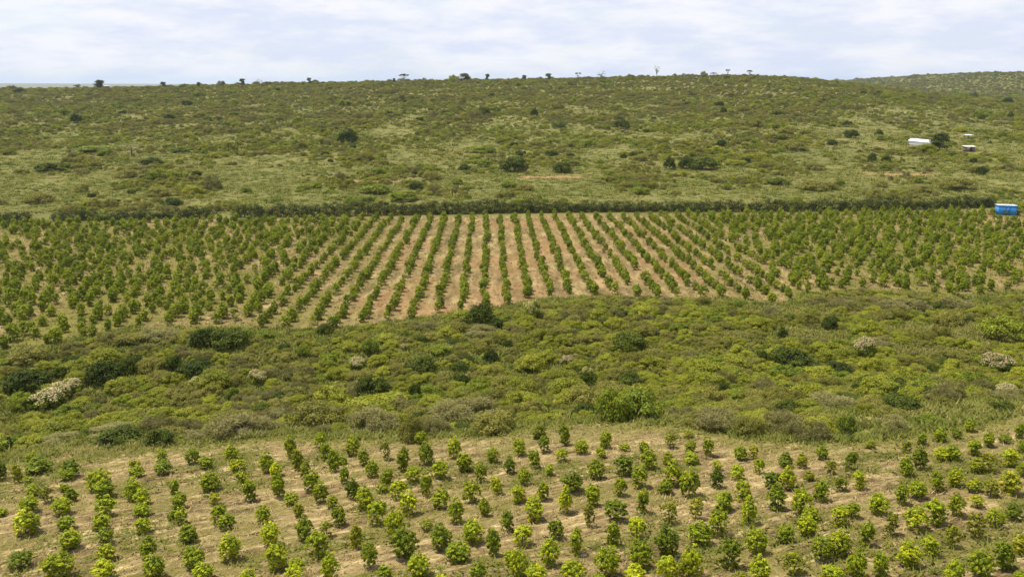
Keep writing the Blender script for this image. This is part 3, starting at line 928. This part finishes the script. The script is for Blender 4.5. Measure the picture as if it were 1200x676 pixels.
# ------------------------------------------------------------------ the hedge above the upper orchard
rng = np.random.default_rng(25)
HEDGE_PX = [(-60, 264), (0, 262), (60, 260), (130, 258.5), (200, 257), (260, 256), (330, 255), (400, 254), (480, 252.5), (560, 251), (640, 249.5), (720, 248.5),
            (800, 248.5), (880, 248.5), (960, 248), (1060, 246.5), (1150, 244), (1168, 243)]
hp = np.array([ground_at(*p) for p in HEDGE_PX])
blobs, tones = [], []
L_tot = np.concatenate([[0], np.cumsum(np.hypot(np.diff(hp[:, 0]), np.diff(hp[:, 1])))])
for d in np.arange(0, L_tot[-1], 0.42):
    x, y = np.interp(d, L_tot, hp[:, 0]), np.interp(d, L_tot, hp[:, 1])
    gap = fbm(x / 5, 3.3, 91)
    if x < -58 and gap < .30: continue
    h = (1.9 if x < -58 else 2.5) * (.75 + .5 * vnoise(x / 3.2, 1.1, 92)) * rng.uniform(.85, 1.12)
    for q in range(6):
        s_ = rng.uniform(.45, .75)
        y2 = y + rng.uniform(-.5, 2.0)
        hh = h * (.12 + .88 * (q + rng.random()) / 6)
        blobs.append((x + rng.normal(0, .3), y2, float(gz(x, y2)[0]) + max(.22, hh - s_ * .6), s_, s_, s_ * .85))
n_l = len(blobs) * 46
pos, u, idx = blob_points(blobs, n_l, rng, .5)
v, f = leaf_cards(pos, u, .24, .12, rng, .75)
bt = rng.uniform(0.05, .75, len(blobs))
tone = np.clip(bt[idx] + rng.normal(0, .14, n_l), 0, 1)
ho = empty('hedge', (float(hp[9, 0]), float(hp[9, 1]), float(hp[9, 2])))
base = np.array(ho.location)
part('foliage', mesh_arrays('hedge_foliage', v - base, f, leaf_material('hedge_leaf', [(0.0, (0.030, 0.042, 0.006)), (0.5, (0.080, 0.094, 0.011)), (1.0, (0.165, 0.168, 0.022))], .2), np.repeat(tone, 4)), ho)
parts = []
for b in blobs[::4]:
    g0 = float(gz(b[0], b[1])[0])
    parts.append(tube([[b[0], b[1], g0 - .1], [b[0] + .1, b[1], (g0 + b[2]) / 2], [b[0], b[1] + .1, b[2] + .2]], [.06, .045, .02], 5))
v, f = join(parts)
tag(part('stems', mesh_arrays('hedge_stems', v - base, f, M_BARK), ho), None, None, kind='stuff')
tag(ho, 'long dark green hedge running along the top edge of the upper orchard', 'hedge')

# ------------------------------------------------------------------ conspicuous bushes
WORD = {'D': 'dark green', 'G': 'bright green leafy', 'O': 'dull olive', 'B': 'grey-brown twiggy', 'Y': 'yellow-green', 'F': 'cream-flowering', 'P': 'pinkish-beige flowering', 'W': 'pale yellow-flowering'}
def zone(px, py):
    if py > 330:
        p = ground_at(px, py)
        tt = (p[1] - fore_edge(p[0])) / (upper_edge(p[0]) - fore_edge(p[0]))
        return ('in the valley thicket beside the foreground saplings' if tt < .33 else 'in the middle of the valley thicket' if tt < .68 else 'in the valley thicket below the upper orchard'), 'bushes in the valley thicket'
    return ('on the slope just above the hedge' if py > 205 else 'halfway up the scrubby hillside' if py > 145 else 'high on the hillside near the ridge'), 'bushes on the hillside'
desc = {}
for it in items:
    z, g = zone(it[0], it[1])
    ar = it[2] / it[3]
    sz = it[2] * it[3]
    shape = 'low spreading' if ar > 2.4 else ('big rounded' if sz > 900 and it[1] > 330 or sz > 500 and it[1] < 330 else 'compact')
    it += [shape, z, g]
    desc.setdefault((shape, it[4], z), []).append(it)
for (shape, kd, z), lst in desc.items():
    lst.sort(key=lambda q: q[0])
    for i, it in enumerate(lst):
        base_l = '%s %s bush %s' % (shape, WORD[kd], z)
        it.append(base_l if len(lst) == 1 else base_l + (', leftmost' if i == 0 else ', rightmost' if i == len(lst) - 1 else ', %s from left' % ordinal(i + 1)))
rng = np.random.default_rng(26)
for (px, py, w, h, kd, shape, z, grp, lab) in items:
    p = ground_at(px, py)
    s = px_per_m(p)
    W, H = w / s, h / s
    dep = math.atan2(CZ - p[2], p[1])
    H = max(.5, (H - W * .35 * math.sin(dep)) / math.cos(dep))            # the view from above adds some of the top to the height
    H = min(H, W * 1.1)
    var = int(rng.integers(0, 4))
    bk = 'G' if kd in 'FPW' else kd
    st, cr, blobs, tops = BUSH[bk][var]
    if py > 330: H *= 1.25 if kd in 'FPW' else .82 if kd == 'B' else 1.12
    if kd == 'B': W *= 1.12
    o = empty('flowering_bush' if kd in 'FPW' else 'bush', (p[0], p[1] + W * .3, float(gz(p[0], p[1] + W * .3)[0])), float(rng.uniform(0, 6.28)), (W / 3.0, W / 3.2, H / 1.65))
    part('stems', st, o)
    part('crown', cr, o)
    if kd in 'FPW':
        part('blossom', BLOSSOM[kd][var], o)
    tag(o, lab, 'bush', grp)

# ------------------------------------------------------------------ trees on the ridge and the hillside
TREES = [  # x, base y, width, height in photo pixels, kind, label
 (92, 103.5, 11, 5, 'U', 'small flat-topped tree left of the round tree by the white ridge hut'),
 (117, 104, 15, 13, 'R', 'tall round tree on the left ridge beside the tiny white hut'),
 (192, 101.5, 8, 7, 'R', 'small bushy tree on the ridge, first to the right of the white hut'),
 (233, 100, 6, 5, 'R', 'tiny dark tree on the left ridge between two larger ones'),
 (285, 98.5, 9, 8, 'R', 'dark rounded tree on the ridge left of a leafless one'),
 (304, 98, 9, 6, 'N', 'thin leafless tree on the left part of the ridge'),
 (363, 96.5, 7, 7, 'R', 'small greyish tree alone on the ridge, left of centre'),
 (462, 94.5, 5, 4, 'R', 'very small shrub-like tree left of the flat-topped ridge tree'),
 (474, 94.5, 13, 9, 'U', 'spreading flat-topped dark tree on the ridge left of centre'),
 (545, 93.5, 15, 10, 'R', 'broad dark tree, widest one standing on the middle of the ridge'),
 (571, 93, 7, 8, 'R', 'narrow tree just right of the broad dark ridge tree'),
 (614, 92.5, 8, 6, 'R', 'pale small tree on the ridge above the lone dark bush'),
 (643, 91.5, 10, 7, 'R', 'dark low-crowned tree on the ridge right of centre'),
 (677, 91, 8, 7, 'U', 'small umbrella-shaped tree on the ridge right of centre'),
 (704, 90, 11, 9, 'N', 'pale thin-leaved tree on the ridge right of the umbrella-shaped one'),
 (769, 89.5, 9, 14, 'N', 'tallest leafless tree standing up from the ridge line'),
 (835, 88.5, 9, 4, 'U', 'low dark bushy tree at the ridge top right of centre'),
 (852, 88, 6, 8, 'U', 'slim tree with a little round head on the ridge top'),
 (877, 87.5, 7, 6, 'U', 'small flat-headed tree on the highest part of the ridge'),
 (1101, 178, 27, 24, 'R', 'round dark green tree at the right end of the white shed'),
 (155, 183, 26, 19, 'N', 'leafless grey tree halfway up the left hillside'),
]
rng = np.random.default_rng(27)
for i, (px, py, w, h, kd, lab) in enumerate(TREES):
    if py < 110:
        # standing on the crest: follow the column up to the skyline
        Y = 742.0
        x = (px - 600) / F_PX * (Y * CP + 1)
        p = (x, Y, float(gz(x, Y)[0]) - .2)
        want = at_depth(px, py - h, Y)[1] - p[2]
        s = px_per_m(p)
        H, W = max(want, h / s) * .88, w / s * .95
    else:
        p = ground_at(px, py); s = px_per_m(p); H, W = h / s, w / s
    t_, c_ = TREE[kd][i % 2]
    wn_ = {'U': 7.0, 'R': 5.6, 'N': 4.8}[kd]
    o = empty('bare_tree' if kd == 'N' else 'tree', p, float(rng.uniform(0, 6.28)), (W / wn_, W / wn_, H / (5.6 if kd == 'U' else 6.0)))
    part('trunk', t_, o)
    part('crown', c_, o)
    tag(o, lab, 'tree', 'trees on the ridge' if py < 110 else None)

# ------------------------------------------------------------------ buildings
def box(x0, x1, y0, y1, z0, z1):
    v = np.array([(x, y, z) for z in (z0, z1) for y in (y0, y1) for x in (x0, x1)], float)
    f = np.array([(0, 2, 3, 1), (4, 5, 7, 6), (0, 1, 5, 4), (2, 6, 7, 3), (0, 4, 6, 2), (1, 3, 7, 5)])
    return v, f
def corrugated(length, height, pitch=.16, depth=.03, thick=.02):
    """a ribbed sheet in the xz plane, ribs upright"""
    xs = np.arange(-length / 2, length / 2 + 1e-6, pitch / 2)
    V, Fq = [], []
    for i, x in enumerate(xs):
        y = depth if i % 2 else 0
        for yy in (y, y + thick):
            V += [(x, yy, 0), (x, yy, height)]
    for i in range(len(xs) - 1):
        a, b = 4 * i, 4 * (i + 1)
        Fq += [(a, b, b + 1, a + 1), (a + 2, a + 3, b + 3, b + 2), (a + 1, b + 1, b + 3, a + 3), (a, a + 2, b + 2, b)]
    e = 4 * (len(xs) - 1)
    Fq += [(0, 1, 3, 2), (e, e + 2, e + 3, e + 1)]
    return np.array(V, float), np.array(Fq)
def rot_z(v, a):
    c_, s_ = math.cos(a), math.sin(a)
    return np.stack([v[:, 0] * c_ - v[:, 1] * s_, v[:, 0] * s_ + v[:, 1] * c_, v[:, 2]], -1)
def sheet_roof(L, D, z0, z1, over=.18):
    """mono-pitch ribbed roof, low at the front (-y)"""
    v, f = corrugated(L + 2 * over, D + 2 * over, .2, .035)
    y = v[:, 2] - (D / 2 + over)
    zz = z0 + (z1 - z0) * (y + D / 2) / D + v[:, 1]
    return np.stack([v[:, 0], y, zz], -1), f

def blue_hut(p):
    o = empty('hut', p, math.radians(-14))
    L, D, h0, h1 = 3.5, 2.8, 2.2, 2.1
    for nm, ln, ang, off in (('wall', L, 0, (0, -D / 2)), ('wall', L, math.pi, (0, D / 2)), ('wall', D, math.pi / 2, (L / 2, 0)), ('wall', D, -math.pi / 2, (-L / 2, 0))):
        v, f = corrugated(ln, h0 - (.16 if ang == math.pi else .02), .18, .03)
        v = rot_z(v, ang); v[:, 0] += off[0]; v[:, 1] += off[1]; v[:, 2] -= .15
        part(nm, mesh_arrays('hut_wall', v, f, M_BLUE), o)
    v, f = sheet_roof(L, D, h0 - .1, h1 - .1)
    part('roof', mesh_arrays('hut_roof', v, f, M_BLUEROOF), o)
    v, f = box(-.35, .45, -D / 2 - .06, -D / 2 - .005, 0.0, 1.72)
    d = part('door', mesh_arrays('hut_door', v, f, plain_material('blue_door', (.01, .13, .42), (.015, .17, .5), 2)), o)
    v, f = box(.32, .38, -D / 2 - .1, -D / 2 - .062, .85, .98)
    part('handle', mesh_arrays('hut_handle', v, f, M_DARK), d)
    tag(o, 'bright blue sheet-metal hut with pale roof at the right end of the hedge', 'hut')
bp_ = ground_at(1178, 251.5)
blue_hut(bp_)

def white_shed(p):
    a = math.radians(-58)
    L, D, h, r = 9.6, 3.0, 1.5, 2.2
    o = empty('shed', p, a)
    ex, ey = math.cos(a) * L / 2, math.sin(a) * L / 2
    o.rotation_euler[1] = math.atan2(float(gz(p[0] - ex, p[1] - ey)[0] - gz(p[0] + ex, p[1] + ey)[0]), L)
    v1, f1 = box(-L / 2, L / 2, -D / 2, -D / 2 + .08, -.5, h); part('wall', mesh_arrays('shed_wall', v1, f1, M_WHITE), o)
    v1, f1 = box(-L / 2, L / 2, D / 2 - .08, D / 2, -.5, h); part('wall', mesh_arrays('shed_wall', v1, f1, M_WHITE), o)
    for sx in (-1, 1):
        x0 = sx * (L / 2 - .05)
        v = np.array([(x0 - .04, -D / 2 + .081, -.5), (x0 - .04, D / 2 - .081, -.5), (x0 - .04, D / 2 - .081, h), (x0 - .04, 0, r - .04), (x0 - .04, -D / 2 + .081, h),
                      (x0 + .04, -D / 2 + .081, -.5), (x0 + .04, D / 2 - .081, -.5), (x0 + .04, D / 2 - .081, h), (x0 + .04, 0, r - .04), (x0 + .04, -D / 2 + .081, h)])
        f = [(0, 1, 2, 4), (2, 3, 4, 4), (5, 9, 7, 6), (7, 9, 8, 8)]
        me = bpy.data.meshes.new('shed_gable')
        me.from_pydata([tuple(q) for q in v], [], [(4, 3, 2, 1, 0), (5, 6, 7, 8, 9), (0, 1, 6, 5), (1, 2, 7, 6), (2, 3, 8, 7), (3, 4, 9, 8), (4, 0, 5, 9)])
        me.materials.append(M_WHITE)
        part('gable', me, o)
    for sy in (-1, 1):
        v, f = corrugated(L + .5, math.hypot(D / 2 + .25, (r - h) * (1 + .25 / (D / 2))) , .3, .04)
        t = v[:, 2] / v[:, 2].max()
        y = sy * (D / 2 + .25) * (1 - t) + sy * .0
        z = (h - (r - h) * .25 / (D / 2)) + (r - h) * (1 + .25 / (D / 2)) * t + v[:, 1] + .02
        part('roof_slope', mesh_arrays('shed_roof', np.stack([v[:, 0], y, z], -1), f, M_WHITE), o)
    tag(o, 'long low white shed on the right hillside, its end behind a round tree', 'shed')
p = ground_at(1081, 171.5)
white_shed((p[0], p[1], p[2] + .2))

def small_hut(p, L, D, h, label, open_sides, rz):
    o = empty('open_shelter' if open_sides else 'hut', p, rz)
    if open_sides:
        for sx in (-1, 1):
            for sy in (-1, 1):
                v, f = box(sx * (L / 2 - .1) - .07, sx * (L / 2 - .1) + .07, sy * (D / 2 - .1) - .07, sy * (D / 2 - .1) + .07, -.3, h + (.12 if sy > 0 else .0))
                part('post', mesh_arrays('shelter_post', v, f, M_WOOD), o)
        v, f = box(-L * .32, L * .32, -D * .3, D * .3, .5, .62)
        part('bench', mesh_arrays('shelter_bench', v, f, M_WOOD), o)
    else:
        for (x0, x1, y0, y1) in ((-L / 2, L / 2, -D / 2, -D / 2 + .08), (-L / 2, L / 2, D / 2 - .08, D / 2), (-L / 2, -L / 2 + .08, -D / 2 + .081, D / 2 - .081), (L / 2 - .08, L / 2, -D / 2 + .081, D / 2 - .081)):
            v, f = box(x0, x1, y0, y1, -.3, h)
            part('wall', mesh_arrays('hut_wall_boards', v, f, M_WOOD), o)
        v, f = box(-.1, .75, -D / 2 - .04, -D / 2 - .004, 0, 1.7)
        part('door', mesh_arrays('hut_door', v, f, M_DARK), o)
    v, f = sheet_roof(L, D, h + .03, h + .16, .3)
    part('roof', mesh_arrays('small_roof', v, f, M_WHITE), o)
    tag(o, label, 'shelter' if open_sides else 'hut')
p = ground_at(1135, 178); small_hut(p, 3.1, 2.4, 1.75, 'brown-walled hut with a white roof right of the round tree by the shed', False, math.radians(-6))
p = ground_at(1134.5, 163); small_hut(p, 2.1, 2.0, 1.5, 'tiny open shelter with a white roof uphill from the brown-walled hut', True, math.radians(8))
Y = 728.0
x = (125 - 600) / F_PX * (Y * CP + 1)
small_hut((x, Y, float(gz(x, Y)[0]) + .9), 4.0, 3.0, 1.9, 'tiny white-roofed hut on the left ridge under the tall round tree', False, 0.0)

# ------------------------------------------------------------------ foreground saplings, surveyed one by one
# (x, top, base, width, look) within six-fold views of the photo; look: b bright, g green, d dark, o olive and thin
TILES = [
 (0, 490, '135,250,460,70,o 220,230,330,80,g 270,270,390,150,d 200,410,470,80,g 505,280,420,110,d 470,340,440,110,b 720,330,500,140,b 740,430,570,140,g 940,280,370,90,o 960,330,420,100,b 950,415,580,120,g 1140,215,320,80,b 1155,290,400,110,g 455,450,520,70,g 235,460,560,90,g 340,470,600,90,o 500,490,600,100,g 5,290,440,60,d 1000,500,620,110,b'),
 (0, 576, '210,20,150,130,b 185,120,310,150,b 245,160,310,90,o 440,30,170,120,b 745,30,190,130,b 720,140,270,120,g 750,250,370,100,g 750,365,490,130,b 725,470,620,140,b 1000,75,180,110,b 1005,165,300,100,b 1050,300,490,140,g 1090,430,610,140,g 470,170,270,110,g 500,250,420,170,g 430,395,610,180,b 150,410,550,130,d 15,120,180,50,g'),
 (200, 490, '160,200,330,80,g 250,255,360,110,g 430,190,300,90,b 485,275,390,100,b 685,235,390,100,g 735,315,410,90,b 845,120,290,80,b 900,205,370,90,o 1050,85,240,90,b 1090,160,310,80,b 1150,210,390,100,g 945,305,430,90,o 1005,360,520,110,g 270,360,520,120,b 515,360,460,80,b 575,410,590,120,g 765,360,560,100,g 30,420,540,90,g 60,515,640,100,b 315,515,620,100,o 850,510,620,90,g 1060,440,600,90,b 1135,540,640,90,g'),
 (200, 576, '85,95,240,100,g 130,220,370,130,g 160,370,550,130,g 225,505,640,140,b 335,80,230,100,b 395,145,280,100,g 420,285,490,140,g 540,550,660,120,b 645,95,230,110,b 700,195,390,130,b 765,335,550,130,b 900,70,180,80,o 955,165,350,120,d 1040,250,470,140,b 885,460,560,90,b 870,510,640,110,b 1120,420,640,130,b 1100,200,330,110,o 1180,95,250,90,g 15,130,210,50,g'),
 (400, 490, '85,110,270,90,b 155,210,340,80,b 325,110,300,70,o 440,190,380,100,g 565,85,190,80,b 600,160,330,100,b 625,290,345,70,d 795,105,290,80,b 870,225,380,120,g 1065,195,320,90,g 215,290,420,90,g 315,340,470,90,g 500,320,460,90,b 695,275,430,90,b 600,370,550,90,b 990,305,460,80,b 1185,270,400,60,d 25,330,470,70,g 90,415,570,90,d 380,425,580,100,b 905,425,600,110,b 1095,395,540,80,b 165,470,650,110,b 700,485,640,110,g 480,505,690,120,b 290,470,530,90,o 5,270,330,40,g'),
 (400, 576, '255,40,240,130,b 370,100,340,120,b 100,220,410,100,o 205,335,550,110,g 300,510,640,110,g 450,225,480,160,d 555,410,600,140,g 700,580,680,70,b 600,190,280,90,o 710,200,410,130,d 810,45,230,110,b 935,175,360,130,b 825,330,500,140,g 1010,30,180,80,g 1075,245,460,110,g 965,490,650,110,g 1160,120,290,90,g 1190,400,520,70,b'),
 (600, 490, '45,135,270,80,b 230,110,250,80,d 370,20,200,90,g 195,40,150,110,o 495,140,260,90,b 660,80,220,80,b 155,210,360,80,g 340,200,310,80,b 625,205,290,70,b 580,275,440,100,g 790,175,240,80,g 920,160,250,80,g 785,245,420,110,d 965,220,370,110,b 1115,100,220,90,o 1095,225,330,70,g 1120,290,480,100,b 265,320,410,70,g 80,340,480,90,b 430,370,520,130,d 895,330,500,100,b 760,410,560,90,b 565,435,620,120,g 220,440,590,90,g 40,460,600,100,b 365,480,680,100,b 150,535,730,130,b 910,485,680,100,g 1070,425,540,100,b 1190,370,480,50,g 1105,570,750,110,o 740,560,730,150,d'),
 (600, 576, '75,220,390,120,b 310,185,340,100,g 245,320,540,110,b 165,500,640,140,b 430,460,650,150,b 460,230,450,100,g 540,20,260,90,o 690,190,390,120,g 660,370,610,150,b 880,160,340,120,b 905,325,560,140,g 865,505,650,130,b 1090,215,460,150,d 1075,425,630,140,b 40,385,610,110,b 600,575,680,90,b 1180,500,640,80,o'),
 (800, 490, '40,85,150,60,o 190,125,270,80,b 50,150,250,80,b 60,230,330,100,b 395,195,300,90,g 500,185,300,70,o 540,270,400,70,b 715,230,350,90,d 835,240,360,70,o 980,190,300,90,g 1040,280,410,80,o 1160,210,380,80,d 240,290,370,70,o 375,315,440,100,b 230,345,500,90,d 45,330,560,120,b 420,420,590,100,b 625,360,500,110,d 735,340,510,110,b 885,365,450,60,o 975,420,600,100,g 1100,395,520,100,o 645,455,650,120,d 825,470,680,120,b 280,500,660,140,g 90,545,720,110,o 460,555,760,110,b'),
 (800, 576, '240,105,320,130,b 110,215,380,160,g 75,365,620,150,b 315,305,550,130,d 515,235,450,130,g 555,460,640,150,b 710,210,370,110,g 900,100,220,100,b 865,150,320,120,b 790,420,590,150,o 970,310,500,120,b 1105,255,460,130,b 1085,80,250,110,b 1050,500,640,140,b 1180,410,600,110,b 1190,70,190,60,b 400,570,680,120,o'),
 (1000, 480, '475,150,250,80,g 605,120,230,90,g 715,130,210,50,d 820,55,160,70,b 945,150,270,80,g 1055,170,240,70,d 1170,90,210,70,g 850,200,330,110,g 615,260,370,90,b 695,240,370,110,g 475,250,430,90,d 360,205,310,70,o 120,220,280,70,o 365,325,480,90,g 45,410,570,90,b 950,300,450,100,o 870,330,450,110,o 1105,255,400,100,b 1190,210,310,50,g 590,420,580,80,b 710,405,550,110,b 1100,420,600,160,o 855,485,590,80,b 965,480,620,110,o 325,510,670,90,g 440,485,630,110,b 1190,380,480,40,b 720,570,750,80,b'),
 (1000, 576, '175,0,160,130,b 85,185,390,110,g 260,130,320,110,o 420,90,280,140,b 570,30,240,150,b 395,355,540,160,b 190,405,610,120,g 30,405,630,100,b 545,295,460,90,b 690,215,400,110,o 695,460,660,140,b 890,380,610,140,g 1045,335,560,160,g 855,135,340,120,o 1000,105,260,70,g 1115,80,210,100,d 1165,300,450,90,o 1170,555,660,80,b 870,20,120,120,o'),
]
sap = []
for ox, oy, txt in TILES:
    for e in txt.split():
        a, t, b, w, kd = e.split(',')
        a, t, b, w = (float(q) for q in (a, t, b, w))
        sap.append([ox + a / 6, oy + t / 6, oy + b / 6, w / 6, kd])
# drop a point that two neighbouring views both caught
kept = []
for s_ in sap:
    if not any(abs(s_[0] - q[0]) < 5 and abs(s_[2] - q[2]) < 5 for q in kept):
        kept.append(s_)
info = []
for px, top, base_y, w, kd in kept:
    p = ground_at(px, base_y - 1.5)
    s = px_per_m(p)
    dep = math.atan2(CZ - p[2], p[1])
    W = max(.7, w / s) * 1.06
    H = ((base_y - top) / s - W * .22 * math.sin(dep)) / math.cos(dep)
    H = float(np.clip(H, .75 * W, 2.1 * W))
    cu = p[0] * .907 + p[1] * .422
    info.append(dict(p=p, W=W, H=H, kd=kd, cu=cu, cv=-p[0] * .422 + p[1] * .907, px=px, py=base_y))
# rows climb away to the left; number them along the contour from the left
SPC, OFF = 2.27, 0.0
best = None
for sp in np.arange(1.9, 2.7, .01):
    c_ = np.array([q['cu'] for q in info if q['px'] < 650])
    ph = np.exp(2j * np.pi * c_ / sp).mean()
    if best is None or abs(ph) > best[0]:
        best = (abs(ph), sp, np.angle(ph) / (2 * np.pi) * sp)
SPC, OFF = best[1], best[2]
print('row fit', best, 'saplings', len(info))
rows = {}
for q in info:
    rows.setdefault(int(round((q['cu'] - OFF) / SPC)), []).append(q)
LOOK = {'b': 'bright yellow-green', 'g': 'mid-green', 'd': 'dark green', 'o': 'thin olive'}
TINT = {'b': (1.38, 1.30, .9), 'g': (1.1, 1.08, .9), 'd': (.60, .66, .7), 'o': (1.12, .96, 1.1)}
Hs = np.array([q['H'] for q in info]); h_lo, h_hi = np.quantile(Hs, [.3, .72])
VAR = {'b': [0, 2, 5, 6, 8, 10], 'g': [0, 1, 4, 5, 7, 8, 11], 'd': [0, 2, 6, 8, 10], 'o': [3, 9, 1]}
rng = np.random.default_rng(28)
for r_i, (key, lst) in enumerate(sorted(rows.items())):
    lst.sort(key=lambda q: q['cv'])
    for k_i, q in enumerate(lst):
        v_ = VAR[q['kd']][int(rng.integers(len(VAR[q['kd']])))]
        o = empty('sapling', q['p'], float(rng.uniform(0, 6.28)), (q['W'] / .86 * float(rng.uniform(.9, 1.1)), q['W'] / .86 * float(rng.uniform(.9, 1.1)), q['H'] / 1.27))
        o.rotation_euler[0] = float(rng.normal(0, .08)); o.rotation_euler[1] = float(rng.normal(0, .08))
        j = rng.uniform(.82, 1.16)
        tint = tuple(c_ * j for c_ in TINT[q['kd']]) + (1.0,)
        part('trunk', SAP[v_][0], o)
        part('crown', SAP[v_][1], o, tint)
        size = 'small' if q['H'] < h_lo else 'tall' if q['H'] > h_hi else 'medium'
        lab = '%s %s sapling, %s from the front in the %s foreground row from left' % (size, LOOK[q['kd']], ordinal(k_i + 1), ordinal(r_i + 1))
        tag(o, lab, 'sapling', 'saplings in the foreground orchard')

# ------------------------------------------------------------------ the air
v, f = box(-16500, 16500, -400, 17500, -30, 140)
hm, n, l = new_mat('haze')
out = n.new('ShaderNodeOutputMaterial')
pv = n.new('ShaderNodeVolumePrincipled')
pv.inputs['Color'].default_value = (0.62, 0.78, 1.0, 1)
pv.inputs['Density'].default_value = 0.00006
pv.inputs['Anisotropy'].default_value = 0.2
l.new(pv.outputs[0], out.inputs['Volume'])
hz_o = bpy.data.objects.new('haze', mesh_arrays('haze', v, f, hm))
COL.objects.link(hz_o)
tag(hz_o, 'thin bluish haze over the far slopes', None, kind='stuff')
